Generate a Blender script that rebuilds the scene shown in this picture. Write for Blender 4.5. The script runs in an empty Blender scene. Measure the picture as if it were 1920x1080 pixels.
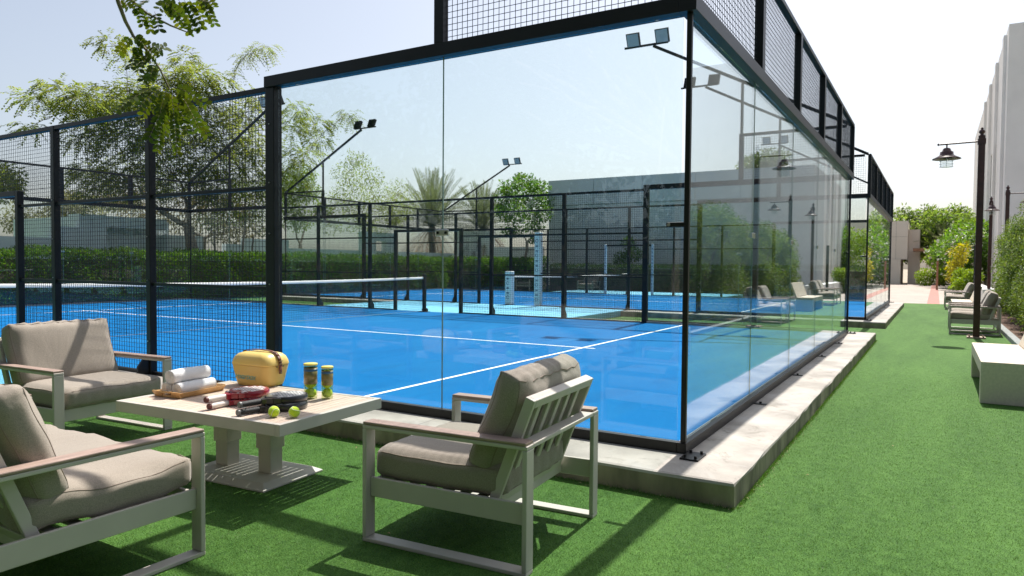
import bpy, bmesh, math, random
import numpy as np
from math import radians as R, sin, cos, pi
from mathutils import Vector, Matrix
S = bpy.context.scene
C = S.collection
random.seed(7)
RNG = np.random.default_rng(11)
G = -0.149                      # lawn level; z = 0 is the court level

# ------------------------------------------------------------------ camera
cam = bpy.data.cameras.new('camera'); co = bpy.data.objects.new('camera', cam); C.objects.link(co)
yaw, pit, roll = 0.5418, -0.0327, 0.0081
d = Vector((cos(yaw)*cos(pit), sin(yaw)*cos(pit), sin(pit)))
r0 = Vector((sin(yaw), -cos(yaw), 0)); u0 = r0.cross(d)
r1 = r0*cos(roll)+u0*sin(roll); u1 = -r0*sin(roll)+u0*cos(roll)
M = Matrix((r1, u1, -d)).transposed().to_4x4(); M.translation = (-4.6834, -1.4611, 1.2661)
co.matrix_world = M
cam.lens = 1319.75/1920*36; cam.sensor_width = 36
cam.clip_start = .05; cam.clip_end = 2000
cam.dof.use_dof = True; cam.dof.focus_distance = 5.0; cam.dof.aperture_fstop = 5.0
S.camera = co
# ------------------------------------------------------------------ light
SUN_EL, SUN_AZ = R(57.2), R(2.2)
W = bpy.data.worlds.new('World'); S.world = W; W.use_nodes = True
nt = W.node_tree; bg = nt.nodes['Background']
sky = nt.nodes.new('ShaderNodeTexSky'); sky.sky_type = 'NISHITA'; sky.sun_disc = False
sky.sun_elevation = SUN_EL; sky.sun_rotation = R(90)-SUN_AZ
sky.air_density = 1.0; sky.dust_density = 2.6; sky.ozone_density = 1.2
hz = nt.nodes.new('ShaderNodeHueSaturation'); hz.inputs['Saturation'].default_value = .64      # dusty Gulf sky
nt.links.new(sky.outputs[0], hz.inputs['Color']); nt.links.new(hz.outputs[0], bg.inputs[0]); bg.inputs[1].default_value = .11
sl = bpy.data.lights.new('sun', 'SUN'); sl.energy = 4.9; sl.angle = R(.53); sl.color = (1, .955, .88)
so = bpy.data.objects.new('sun', sl); C.objects.link(so)
sd = Vector((cos(SUN_EL)*cos(SUN_AZ), cos(SUN_EL)*sin(SUN_AZ), sin(SUN_EL)))
so.rotation_euler = sd.to_track_quat('Z', 'Y').to_euler(); so.location = sd*60
S.view_settings.view_transform = 'Standard'; S.view_settings.look = 'None'
S.view_settings.exposure = .57; S.view_settings.gamma = 1
S.render.engine = 'CYCLES'
S.cycles.transparent_max_bounces = 64; S.cycles.max_bounces = 10; S.cycles.glossy_bounces = 5

# ------------------------------------------------------------------ materials
def nmat(name):
    m = bpy.data.materials.new(name); m.use_nodes = True
    return m, m.node_tree, m.node_tree.nodes['Principled BSDF']
def mat(name, col, rough=.5, metal=0, noise=None, bump=None, island=0, col2=None, spec=.5, coat=0, coord='Object', stretch=None, sheen=0):
    """noise=(scale, amount) mottles the colour; bump=(scale, strength)."""
    m, t, p = nmat(name); N = t.nodes; L = t.links
    p.inputs['Base Color'].default_value = (*col, 1); p.inputs['Roughness'].default_value = rough
    p.inputs['Metallic'].default_value = metal; p.inputs['Specular IOR Level'].default_value = spec
    p.inputs['Coat Weight'].default_value = coat
    if sheen: p.inputs['Sheen Weight'].default_value = sheen
    tc = N.new('ShaderNodeTexCoord'); src = tc.outputs[coord]
    if stretch:
        mp = N.new('ShaderNodeMapping'); mp.inputs['Scale'].default_value = stretch
        L.new(src, mp.inputs[0]); src = mp.outputs[0]
    last = None
    if noise:
        n = N.new('ShaderNodeTexNoise'); n.inputs['Scale'].default_value = noise[0]; n.inputs['Detail'].default_value = 6
        L.new(src, n.inputs['Vector'])
        mr = N.new('ShaderNodeMapRange'); mr.inputs[1].default_value = .3; mr.inputs[2].default_value = .7
        L.new(n.outputs[0], mr.inputs[0])
        mx = N.new('ShaderNodeMix'); mx.data_type = 'RGBA'
        a = noise[1]; c2 = col2 or tuple(c*(1+a) for c in col); c1 = col if col2 else tuple(c*(1-a) for c in col)
        mx.inputs[6].default_value = (*c1, 1); mx.inputs[7].default_value = (*c2, 1)
        L.new(mr.outputs[0], mx.inputs[0]); last = mx.outputs[2]
    if island:
        g = N.new('ShaderNodeNewGeometry'); mr = N.new('ShaderNodeMapRange')
        mr.inputs[3].default_value = 1-island; mr.inputs[4].default_value = 1+island
        L.new(g.outputs['Random Per Island'], mr.inputs[0])
        hs = N.new('ShaderNodeHueSaturation'); L.new(mr.outputs[0], hs.inputs['Value'])
        mr2 = N.new('ShaderNodeMapRange'); mr2.inputs[3].default_value = .5-island*.05; mr2.inputs[4].default_value = .5+island*.05
        fr = N.new('ShaderNodeMath'); fr.operation = 'FRACT'; ml = N.new('ShaderNodeMath'); ml.operation = 'MULTIPLY'; ml.inputs[1].default_value = 37.3
        L.new(g.outputs['Random Per Island'], ml.inputs[0]); L.new(ml.outputs[0], fr.inputs[0]); L.new(fr.outputs[0], mr2.inputs[0]); L.new(mr2.outputs[0], hs.inputs['Hue'])
        if last: L.new(last, hs.inputs['Color'])
        else: hs.inputs['Color'].default_value = (*col, 1)
        last = hs.outputs[0]
    if last: L.new(last, p.inputs['Base Color'])
    if bump:
        n = N.new('ShaderNodeTexNoise'); n.inputs['Scale'].default_value = bump[0]; n.inputs['Detail'].default_value = 4
        L.new(src, n.inputs['Vector']); b = N.new('ShaderNodeBump'); b.inputs['Strength'].default_value = bump[1]
        b.inputs['Distance'].default_value = bump[2] if len(bump) > 2 else .01
        L.new(n.outputs[0], b.inputs['Height']); L.new(b.outputs[0], p.inputs['Normal'])
    return m
def leaf(name, col, island=.35, trans=.4, noise=None, col2=None):
    m = mat(name, col, .55, island=island, noise=noise, col2=col2, spec=.35); t = m.node_tree; p = t.nodes['Principled BSDF']
    src = p.inputs['Base Color'].links[0].from_socket
    tr = t.nodes.new('ShaderNodeBsdfTranslucent'); mx = t.nodes.new('ShaderNodeMixShader'); mx.inputs[0].default_value = trans
    hs = t.nodes.new('ShaderNodeHueSaturation'); hs.inputs['Hue'].default_value = .48; hs.inputs['Saturation'].default_value = 1.15; hs.inputs['Value'].default_value = 1.5
    t.links.new(src, hs.inputs['Color']); t.links.new(hs.outputs[0], tr.inputs[0])
    t.links.new(p.outputs[0], mx.inputs[1]); t.links.new(tr.outputs[0], mx.inputs[2])
    t.links.new(mx.outputs[0], t.nodes['Material Output'].inputs[0]); return m
def glass(name, tint, f0=.045, smudge=.0):
    m, t, p = nmat(name); N = t.nodes; L = t.links; N.remove(p)
    g = N.new('ShaderNodeNewGeometry'); dp = N.new('ShaderNodeVectorMath'); dp.operation = 'DOT_PRODUCT'
    L.new(g.outputs['Normal'], dp.inputs[0]); L.new(g.outputs['Incoming'], dp.inputs[1])
    ab = N.new('ShaderNodeMath'); ab.operation = 'ABSOLUTE'; L.new(dp.outputs['Value'], ab.inputs[0])
    om = N.new('ShaderNodeMath'); om.operation = 'SUBTRACT'; om.inputs[0].default_value = 1; L.new(ab.outputs[0], om.inputs[1])
    pw = N.new('ShaderNodeMath'); pw.operation = 'POWER'; pw.inputs[1].default_value = 5; L.new(om.outputs[0], pw.inputs[0])
    mr = N.new('ShaderNodeMapRange'); mr.inputs[3].default_value = f0; mr.inputs[4].default_value = 1; L.new(pw.outputs[0], mr.inputs[0])
    tb = N.new('ShaderNodeBsdfTransparent'); tb.inputs[0].default_value = (*tint, 1)
    gl = N.new('ShaderNodeBsdfGlossy'); gl.inputs['Roughness'].default_value = 0; gl.inputs[0].default_value = (.95, 1, 1, 1)
    mx = N.new('ShaderNodeMixShader'); L.new(mr.outputs[0], mx.inputs[0]); L.new(tb.outputs[0], mx.inputs[1]); L.new(gl.outputs[0], mx.inputs[2])
    out = mx.outputs[0]
    if smudge:
        n = N.new('ShaderNodeTexNoise'); n.inputs['Scale'].default_value = 1.3; n.inputs['Detail'].default_value = 9; n.inputs['Distortion'].default_value = 1.5
        tc = N.new('ShaderNodeTexCoord'); L.new(tc.outputs['Object'], n.inputs['Vector'])
        r = N.new('ShaderNodeMapRange'); r.inputs[1].default_value = .5; r.inputs[2].default_value = .8; r.inputs[4].default_value = smudge; L.new(n.outputs[0], r.inputs[0])
        df = N.new('ShaderNodeBsdfDiffuse'); df.inputs[0].default_value = (.8, .8, .8, 1)
        m2 = N.new('ShaderNodeMixShader'); L.new(r.outputs[0], m2.inputs[0]); L.new(out, m2.inputs[1]); L.new(df.outputs[0], m2.inputs[2]); out = m2.outputs[0]
    L.new(out, N['Material Output'].inputs[0]); return m

BLACK = mat('black_steel', (.006, .0065, .008), .42, noise=(3, .3), bump=(200, .02), spec=.35)
WIRE = mat('black_wire', (.012, .014, .018), .45)
GLASS = glass('court_glass', (.94, .975, .968), .036, .012)
CLEAR = glass('lamp_glass', (.95, .97, .97), .05)
STEEL = mat('steel', (.6, .6, .6), .3, 1)
FRAME = mat('powder_coat', (.50, .46, .41), .5, noise=(6, .04), bump=(300, .03))
ARMW = mat('slat_wood', (.33, .235, .195), .5, noise=(9, .18), bump=(60, .08), stretch=(6, 1, 6))
PLANK = mat('plank', (.56, .43, .345), .55, noise=(14, .16), bump=(90, .08), island=.08, stretch=(1, 9, 9))
CANV = mat('cushion_fabric', (.285, .243, .20), .9, noise=(260, .24), bump=(420, .35, .002), sheen=.2)
def creases(m):
    t = m.node_tree; N = t.nodes; L = t.links; p = N['Principled BSDF']; b0 = p.inputs['Normal'].links[0].from_node
    tc = N.new('ShaderNodeTexCoord'); mp = N.new('ShaderNodeMapping'); mp.inputs['Scale'].default_value = (1, .45, 1)
    n = N.new('ShaderNodeTexNoise'); n.inputs['Scale'].default_value = 6.5; n.inputs['Detail'].default_value = 3; n.inputs['Distortion'].default_value = 1.4
    b = N.new('ShaderNodeBump'); b.inputs['Strength'].default_value = .22; b.inputs['Distance'].default_value = .02
    L.new(tc.outputs['Object'], mp.inputs[0]); L.new(mp.outputs[0], n.inputs['Vector']); L.new(n.outputs[0], b.inputs['Height']); L.new(b.outputs[0], b0.inputs['Normal'])
creases(CANV)
PIPE = mat('cushion_piping', (.24, .19, .155), .9)
CONC = mat('plinth_concrete', (.36, .33, .295), .85, noise=(2.2, .32), bump=(30, .25, .01))
CONCS = mat('rough_shade_grime_concrete', (.235, .21, .145), .95, noise=(5, .45), bump=(16, .7, .02), stretch=(1, 1, .35))  # side faces: shade and turf grime put into the darker olive colour
STONE = mat('bench_concrete', (.60, .52, .42), .8, noise=(40, .07), bump=(150, .12, .003))
WHITE = mat('white_paint', (.78, .78, .76), .6, noise=(1.2, .05))
RENDER_W = mat('wall_render', (.78, .77, .75), .8, noise=(.6, .06), bump=(40, .05))
BLUEW = mat('blue_wall_render', (.74, .78, .80), .8, noise=(.8, .05), bump=(40, .05))
LAMPM = mat('lamp_brown', (.055, .018, .015), .4, noise=(12, .3))
BARK = mat('bark', (.26, .20, .15), .9, noise=(14, .35), bump=(40, .6, .02))
BARKD = mat('bark_dark', (.13, .10, .075), .9, noise=(14, .35), bump=(40, .6, .02))

# ------------------------------------------------------------------ builders
def tag(o, label=None, cat=None, group=None, kind=None):
    if label: o['label'] = label
    if cat: o['category'] = cat
    if group: o['group'] = group
    if kind: o['kind'] = kind
    return o
def empty(name, loc=(0, 0, 0), rz=0, label=None, cat=None, group=None):
    o = bpy.data.objects.new(name, None); C.objects.link(o); o.location = loc; o.rotation_euler[2] = rz
    return tag(o, label, cat, group)
def copy_tree(o, parent=None):
    c = o.copy(); C.objects.link(c); c.parent = parent
    for ch in [x for x in o.children]: copy_tree(ch, c)
    return c
class MB:
    def __init__(s): s.v = []; s.f = []; s.sm = []
    def add(s, vs, fs, smooth=False):
        n = len(s.v); s.v += [tuple(map(float, v)) for v in vs]; s.f += [tuple(i+n for i in f) for f in fs]; s.sm += [smooth]*len(fs); return s
    def box(s, a, b):
        x0, y0, z0 = a; x1, y1, z1 = b
        return s.add([(x0,y0,z0),(x1,y0,z0),(x1,y1,z0),(x0,y1,z0),(x0,y0,z1),(x1,y0,z1),(x1,y1,z1),(x0,y1,z1)],
                     [(3,2,1,0),(4,5,6,7),(0,1,5,4),(1,2,6,5),(2,3,7,6),(3,0,4,7)])
    def bar(s, p, q, w, h, up=(0, 0, 1)):     # box along p->q, w across, h along up
        p = Vector(p); q = Vector(q); d = (q-p).normalized(); sx = d.cross(Vector(up)).normalized(); sy = sx.cross(d)
        c = [p+sx*a*w/2+sy*b*h/2 for a, b in ((-1,-1),(1,-1),(1,1),(-1,1))]+[q+sx*a*w/2+sy*b*h/2 for a, b in ((-1,-1),(1,-1),(1,1),(-1,1))]
        return s.add(c, [(3,2,1,0),(4,5,6,7),(0,1,5,4),(1,2,6,5),(2,3,7,6),(3,0,4,7)])
    def tube(s, pts, rad, n=8, cap=True):
        pts = [Vector(p) for p in pts]; rad = [rad]*len(pts) if not hasattr(rad, '__len__') else rad
        vs = []; fs = []; ref = None
        for i, p in enumerate(pts):
            d = (pts[min(i+1, len(pts)-1)]-pts[max(i-1, 0)]).normalized()
            if ref is None: ref = d.orthogonal().normalized()
            ref = (ref-d*ref.dot(d)).normalized(); b = d.cross(ref)
            vs += [p+(ref*cos(2*pi*k/n)+b*sin(2*pi*k/n))*rad[i] for k in range(n)]
        for i in range(len(pts)-1):
            fs += [(i*n+k, i*n+(k+1) % n, (i+1)*n+(k+1) % n, (i+1)*n+k) for k in range(n)]
        s.add(vs, fs, True)
        if cap: s.add([vs[k] for k in range(n)], [tuple(range(n-1, -1, -1))]); s.add(vs[-n:], [tuple(range(n))])
        return s
    def lathe(s, prof, n=24, c=(0, 0, 0)):
        vs = [(c[0]+r*cos(2*pi*k/n), c[1]+r*sin(2*pi*k/n), c[2]+z) for r, z in prof for k in range(n)]
        fs = [(i*n+k, i*n+(k+1) % n, (i+1)*n+(k+1) % n, (i+1)*n+k) for i in range(len(prof)-1) for k in range(n)]
        return s.add(vs, fs, True)
    def prism(s, poly, z0, z1):
        n = len(poly)
        return s.add([(x, y, z0) for x, y in poly]+[(x, y, z1) for x, y in poly],
                     [tuple(range(n-1, -1, -1)), tuple(range(n, 2*n))]+[(i, (i+1) % n, n+(i+1) % n, n+i) for i in range(n)])
    def xf(s, mtx):
        s.v = [tuple(mtx @ Vector(v)) for v in s.v]; return s
    def build(s, name, m, parent=None, bevel=0, loc=None):
        me = bpy.data.meshes.new(name); me.from_pydata(s.v, [], s.f); me.polygons.foreach_set('use_smooth', s.sm)
        me.materials.append(m); me.update()
        o = bpy.data.objects.new(name, me); C.objects.link(o); o.parent = parent
        if loc: o.location = loc
        if bevel:
            b = o.modifiers.new('bevel', 'BEVEL'); b.width = bevel; b.segments = 2; b.limit_method = 'ANGLE'; b.angle_limit = R(40)
            b.harden_normals = False
        return o
def npmesh(name, V, F, m, parent=None, smooth=False):
    """V (n,3), F (k,c) same corner count"""
    me = bpy.data.meshes.new(name); k, c = F.shape
    me.vertices.add(len(V)); me.vertices.foreach_set('co', V.astype(np.float32).ravel())
    me.loops.add(k*c); me.loops.foreach_set('vertex_index', F.astype(np.int32).ravel())
    me.polygons.add(k); me.polygons.foreach_set('loop_start', np.arange(0, k*c, c, dtype=np.int32))
    me.polygons.foreach_set('use_smooth', np.full(k, smooth)); me.update(calc_edges=True); me.materials.append(m)
    o = bpy.data.objects.new(name, me); C.objects.link(o); o.parent = parent; return o
def slab(name, m, a, b, parent=None, bevel=0, **k):
    return MB().box(a, b).build(name, m, parent, bevel)
def struct(o): o['kind'] = 'structure'; return o

# foliage ----------------------------------------------------------
def unit(a): return a/np.maximum(np.linalg.norm(a, axis=1, keepdims=True), 1e-9)
def leaf_quads(P, D, N, L, Wd):
    """kite-shaped leaf at P along D, face normal about N"""
    D = unit(D); B = unit(np.cross(D, N)); L = np.broadcast_to(L, (len(P),))[:, None]; Wd = np.broadcast_to(Wd, (len(P),))[:, None]
    NN = np.cross(B, D)
    V = np.stack([P, P+D*L*.45+B*Wd*.5+NN*L*.06, P+D*L, P+D*L*.45-B*Wd*.5+NN*L*.06], 1).reshape(-1, 3)
    F = np.arange(len(P)*4).reshape(-1, 4); return V, F
def rnd(n): return unit(RNG.normal(size=(n, 3)))
def clump_leaves(clumps, per, L, Wd, droop=.2):
    """clumps rows: x,y,z,rx,ry,rz ; leaves near the shell and inside"""
    cl = np.array(clumps, float); vol = (cl[:, 3]*cl[:, 4]*cl[:, 5])**(2/3.); cnt = np.maximum(3, (per*vol/vol.sum()*1.0)).astype(int)
    idx = np.repeat(np.arange(len(cl)), cnt); n = len(idx)
    dr = rnd(n); rr = RNG.random(n)**.45
    # sub-clump clustering gives light and dark tufts
    P = cl[idx, :3]+dr*rr[:, None]*cl[idx, 3:6]
    jit = .5+.5*np.sin(P[:, 0]*7.1+1.3)*np.sin(P[:, 1]*6.3)*np.sin(P[:, 2]*6.7+.4)
    keep = RNG.random(n) < .35+.9*jit; P = P[keep]; dr = dr[keep]; n = len(P)
    D = dr*.6+rnd(n)*.8; D[:, 2] -= droop
    return leaf_quads(P, D, rnd(n)*.7+np.array([0, 0, .8]), L*(.7+.6*RNG.random(n)), Wd*(.7+.6*RNG.random(n)))
def sprays(cent, n, k, Ls, L, Wd, droop):
    """pinnate sprays: cent rows x,y,z,rx,ry,rz; n sprays in all, k leaflet pairs on a stem of length Ls"""
    cl = np.array(cent, float); vol = (cl[:, 3]*cl[:, 4]*cl[:, 5])**(2/3.)
    idx = RNG.choice(len(cl), n, p=vol/vol.sum()); dr = rnd(n); P = cl[idx, :3]+dr*(RNG.random(n)**.4)[:, None]*cl[idx, 3:6]
    D = unit(dr*np.array([1, 1, .5])+rnd(n)*.5+np.array([0, 0, -droop])); B = unit(np.cross(D, rnd(n)*.3+np.array([0, 0, 1.])))
    VV = []; FF = []; o = 0
    for i in range(k):
        t = (i+.6)/k*Ls; base = P+D*t; base[:, 2] -= (t**2)*droop*1.2/Ls
        for sg in (-1, 1):
            LD = unit(B*sg+D*.55+rnd(n)*.25); LD[:, 2] -= .25
            V, F = leaf_quads(base, LD, rnd(n)*.35+np.array([0, 0, 1.]), L*(.75+.5*RNG.random(n))*(1-.3*abs(i/k-.4)), Wd)
            VV.append(V); FF.append(F+o); o += len(V)
    return np.concatenate(VV), np.concatenate(FF)
def limb(mb, a, b, r0_, r1_, bend=.12, n=6, k=7):
    a = Vector(a); b = Vector(b); L = (b-a).length; w = Vector((random.uniform(-1, 1), random.uniform(-1, 1), random.uniform(-.3, .8)))*L*bend
    pts = [a.lerp(b, i/n)+w*sin(pi*i/n)+Vector((random.uniform(-1, 1), random.uniform(-1, 1), random.uniform(-1, 1)))*L*.012*(0 < i < n) for i in range(n+1)]
    mb.tube(pts, [r0_+(r1_-r0_)*i/n for i in range(n+1)], k, False); return pts

# ------------------------------------------------------------------ ground
def lawn_mat():   # patchy artificial turf
    m, t, p = nmat('artificial_turf'); N = t.nodes; L = t.links; tc = N.new('ShaderNodeTexCoord')
    def nz(sc, det=4):
        n = N.new('ShaderNodeTexNoise'); n.inputs['Scale'].default_value = sc; n.inputs['Detail'].default_value = det; L.new(tc.outputs['Object'], n.inputs['Vector']); return n.outputs[0]
    cr = N.new('ShaderNodeValToRGB'); cr.color_ramp.elements[0].color = (.026, .080, .012, 1); cr.color_ramp.elements[1].color = (.098, .212, .042, 1)
    cr.color_ramp.elements[0].position = .36; cr.color_ramp.elements[1].position = .64
    a = N.new('ShaderNodeMath'); a.operation = 'MULTIPLY_ADD'; a.inputs[1].default_value = .45
    b = N.new('ShaderNodeMath'); b.operation = 'MULTIPLY_ADD'; b.inputs[1].default_value = .27
    c = N.new('ShaderNodeMath'); c.operation = 'MULTIPLY'; c.inputs[1].default_value = .28
    mp = N.new('ShaderNodeMapping'); mp.inputs['Scale'].default_value = (.35, 1.6, 1); n9 = N.new('ShaderNodeTexNoise'); n9.inputs['Scale'].default_value = 1.1; n9.inputs['Detail'].default_value = 7; n9.inputs['Distortion'].default_value = .5
    L.new(tc.outputs['Object'], mp.inputs[0]); L.new(mp.outputs[0], n9.inputs['Vector']); L.new(n9.outputs[0], c.inputs[0]); L.new(nz(14), b.inputs[0]); L.new(c.outputs[0], b.inputs[2]); L.new(nz(95, 6), a.inputs[0]); L.new(b.outputs[0], a.inputs[2])
    L.new(a.outputs[0], cr.inputs[0]); L.new(cr.outputs[0], p.inputs['Base Color'])
    p.inputs['Roughness'].default_value = .75; p.inputs['Specular IOR Level'].default_value = .12
    bm = N.new('ShaderNodeBump'); bm.inputs['Strength'].default_value = .9; bm.inputs['Distance'].default_value = .012
    L.new(nz(120, 5), bm.inputs['Height']); L.new(bm.outputs[0], p.inputs['Normal']); return m
LAWN = lawn_mat()
BLADE = leaf('turf_blades', (.088, .195, .034), .55, .22)
PAVE = mat('paving', (.37, .31, .27), .8, noise=(.8, .14), bump=(20, .1))
REDP = mat('red_paving', (.36, .15, .12), .8, noise=(6, .2))
EARTH = mat('sandy_earth', (.33, .27, .20), .9, noise=(.3, .2))
MULCH = mat('bark_mulch', (.13, .075, .05), .95, noise=(60, .6), bump=(70, 1, .03))
struct(slab('ground', EARTH, (-300, -300, G-.40), (900, 600, G-.012)))
struct(slab('lawn', LAWN, (-60, -2.72, G-.011), (28.0, 44, G)))
struct(slab('side_lawn', LAWN, (-60, -40, G-.0115), (5, -2.721, G-.0005)))
struct(slab('lawn_strip', LAWN, (28.001, 8.0, G-.011), (31.5, 44, G-.001)))
struct(slab('paved_path', PAVE, (28.0, -14, G-.010), (70, 8, G-.004)))
mb = MB()
for i in range(17):     # joints between the paving slabs are grooves of darker stone
    mb.box((30+i*2.4, -14, G-.0039), (30.025+i*2.4, 8, G-.0022))
for y in (-8, -5.5, -3, 1.6, 4.1, 6.6): mb.box((28, y, G-.0039), (70, y+.02, G-.0020))
struct(mb.build('path_joints', mat('joint', (.28, .24, .2), .9)))
struct(slab('path_band', REDP, (28.0, -1.62, G-.0038), (66, -1.18, G+.0)))
struct(slab('planting_bed', MULCH, (5, -5.2, G-.009), (28, -2.86, G+.035)))
def grime(m, scale, lo, hi, col, dark=True, st=None):
    t = m.node_tree; N = t.nodes; L = t.links; p = N['Principled BSDF']; src = p.inputs['Base Color'].links[0].from_socket
    tc = N.new('ShaderNodeTexCoord'); n = N.new('ShaderNodeTexNoise'); n.inputs['Scale'].default_value = scale; n.inputs['Detail'].default_value = 10; n.inputs['Roughness'].default_value = .7; n.inputs['Distortion'].default_value = 1.2
    if st: mp = N.new('ShaderNodeMapping'); mp.inputs['Scale'].default_value = st; L.new(tc.outputs['Object'], mp.inputs[0]); L.new(mp.outputs[0], n.inputs['Vector'])
    else: L.new(tc.outputs['Object'], n.inputs['Vector'])
    r = N.new('ShaderNodeMapRange'); r.inputs[1].default_value = lo; r.inputs[2].default_value = hi; L.new(n.outputs[0], r.inputs[0])
    x = N.new('ShaderNodeMix'); x.data_type = 'RGBA'; L.new(r.outputs[0], x.inputs[0]); L.new(src, x.inputs[6]); x.inputs[7].default_value = (*col, 1); L.new(x.outputs[2], p.inputs['Base Color'])
grime(CONC, 3.2, .56, .68, (.23, .21, .18)); grime(CONC, 38, .62, .72, (.20, .18, .15)); grime(CONC, 1.1, .52, .70, (.43, .41, .385)); grime(PAVE, .5, .5, .8, (.27, .23, .20)); grime(RENDER_W, .35, .55, .8, (.62, .60, .57), st=(1, 1, .3)); grime(BLUEW, .5, .5, .8, (.62, .67, .70), st=(1, 1, .3)); grime(STONE, 3, .55, .75, (.50, .43, .35))
# turf fibres
def blades(n, x0, x1, y0, y1, h, w, seed):
    rg = np.random.default_rng(seed); P = np.stack([rg.uniform(x0, x1, n), rg.uniform(y0, y1, n), np.full(n, G-.001)], 1)
    k = ~((P[:, 0] > -.522) & (P[:, 1] > -.488)) & ~((P[:, 0] > -2.61) & (P[:, 1] > 6.74)); P = P[k]
    dd = np.hypot(P[:, 0]+4.68, P[:, 1]+1.46); pr = np.clip((2.6/dd)**1.3, 0, 1)*np.clip((12.5-dd)/5, 0, 1)   # sparser with distance
    P = P[rg.random(len(P)) < pr]; n = len(P)
    a = rg.uniform(0, 2*pi, n); l = rg.uniform(.35, 1.1, n)*h; t = rg.normal(size=(n, 2))*.75*l[:, None]; w = w*(1+.12*np.hypot(P[:, 0]+4.68, P[:, 1]+1.46))
    bx = np.cos(a)*w/2; by = np.sin(a)*w/2; z = np.zeros(n)
    return np.stack([P+np.stack([bx, by, z], 1), P-np.stack([bx, by, z], 1), P+np.stack([t[:, 0], t[:, 1], l], 1)], 1).reshape(-1, 3)
V = blades(3000000, -4.6, 8, -2.70, 8.2, .0105, .0017, 1)
def fringe(n, horiz):      # longer ragged fibres pushed up against the concrete edge
    u = RNG.random(n); q = np.abs(RNG.normal(size=n))*.012
    P = np.stack([-.52+u*11.2, -.492-q, np.full(n, G)], 1) if horiz else np.stack([-.527-q, -.49+u*7.2, np.full(n, G)], 1)
    a = RNG.uniform(0, 2*pi, n); l = .008+.026*RNG.random(n)**3; t = RNG.normal(size=(n, 2))*.4*l[:, None]; bx = np.cos(a)*.0016; by = np.sin(a)*.0016; z = np.zeros(n)
    return np.stack([P+np.stack([bx, by, z], 1), P-np.stack([bx, by, z], 1), P+np.stack([t[:, 0], t[:, 1], l], 1)], 1).reshape(-1, 3)
V = np.concatenate([V, fringe(9000, True), fringe(6000, False)])
n_ = 1500; u = RNG.random(n_); hz_ = RNG.random(n_) < .6; q_ = np.abs(RNG.normal(size=n_))*.03
P = np.where(hz_[:, None], np.stack([-.5+u*11, -.495-q_, np.full(n_, G+.008)], 1), np.stack([-.53-q_, -.49+u*7, np.full(n_, G+.008)], 1))
Vd, Fd = leaf_quads(P, rnd(n_)*np.array([1, 1, .4]), rnd(n_)+np.array([0, 0, 1.]), .006+.012*RNG.random(n_)**2, .004)
tag(npmesh('edge_litter', Vd, Fd, mat('dry_bits', (.42, .34, .20), .9, island=.4)), 'tiny dry bits gathered where the turf meets the concrete', 'litter', kind='stuff')
gr = npmesh('turf_fibres', V, np.arange(len(V)).reshape(-1, 3), BLADE)
tag(gr, 'short green artificial turf fibres covering the lawn', 'grass', kind='stuff')
# dry leaf bits on the lawn
DRY = mat('dry_leaf', (.50, .36, .18), .8)
for i, (x, y) in enumerate([(-1.05, 1.52), (-1.9, .95), (-.72, 2.3), (-1.25, 3.55), (-.85, 3.9), (.4, -.75), (1.6, -1.2), (-1.15, .62)]):
    mbl = MB().add([(-.009, 0, .004), (0, -.005, .008), (.012, 0, .005), (0, .006, .009), (0, 0, .013)], [(0, 1, 4), (1, 2, 4), (2, 3, 4), (3, 0, 4)])
    o = mbl.build('fallen_leaf', DRY, loc=(x, y, G+.006)); o.rotation_euler[2] = i*1.7
    tag(o, 'tiny dry tan leaf lying on the green turf', 'leaf', 'dry leaves scattered on the turf')

# ------------------------------------------------------------------ courts
def court_mat():
    m, t, p = nmat('court_blue'); N = t.nodes; L = t.links; tc = N.new('ShaderNodeTexCoord')
    def nz(sc, det, st=None, dist=0):
        n = N.new('ShaderNodeTexNoise'); n.inputs['Scale'].default_value = sc; n.inputs['Detail'].default_value = det; n.inputs['Distortion'].default_value = dist
        if st: mp = N.new('ShaderNodeMapping'); mp.inputs['Scale'].default_value = st; L.new(tc.outputs['Object'], mp.inputs[0]); L.new(mp.outputs[0], n.inputs['Vector'])
        else: L.new(tc.outputs['Object'], n.inputs['Vector'])
        return n.outputs[0]
    def ramp(src, a, b, hi=1):
        r = N.new('ShaderNodeMapRange'); r.inputs[1].default_value = a; r.inputs[2].default_value = b; r.inputs[4].default_value = hi; L.new(src, r.inputs[0]); return r.outputs[0]
    def mix(f, a, b):
        x = N.new('ShaderNodeMix'); x.data_type = 'RGBA'; L.new(f, x.inputs[0])
        for i, s in ((6, a), (7, b)):
            if isinstance(s, tuple): x.inputs[i].default_value = (*s, 1)
            else: L.new(s, x.inputs[i])
        return x.outputs[2]
    base = mix(ramp(nz(160, 5), .35, .65), (.0, .088, .27), (.0, .165, .43))
    sand = mix(ramp(nz(.55, 6, (1, 2.2, 1), .6), .56, .74, .22), base, (.05, .27, .52))
    sand = mix(ramp(nz(1.7, 8, (.6, 1.4, 1), 1.2), .50, .78, .45), sand, (.0, .07, .22))
    spk = mix(ramp(nz(330, 3), .68, .76, .55), sand, (.45, .62, .85))
    L.new(spk, p.inputs['Base Color']); p.inputs['Roughness'].default_value = .9; p.inputs['Specular IOR Level'].default_value = .08
    b = N.new('ShaderNodeBump'); b.inputs['Strength'].default_value = .5; b.inputs['Distance'].default_value = .006
    L.new(nz(220, 4), b.inputs['Height']); L.new(b.outputs[0], p.inputs['Normal']); return m
COURT = court_mat()
TURQ = mat('turquoise_paint', (.11, .42, .62), .7, noise=(1.5, .1), bump=(60, .1))
LINE = mat('line_white', (.82, .82, .82), .8, noise=(60, .08))
CW, P_, CL = 10.2, 2.027, 20.27
PX = CW/5
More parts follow.
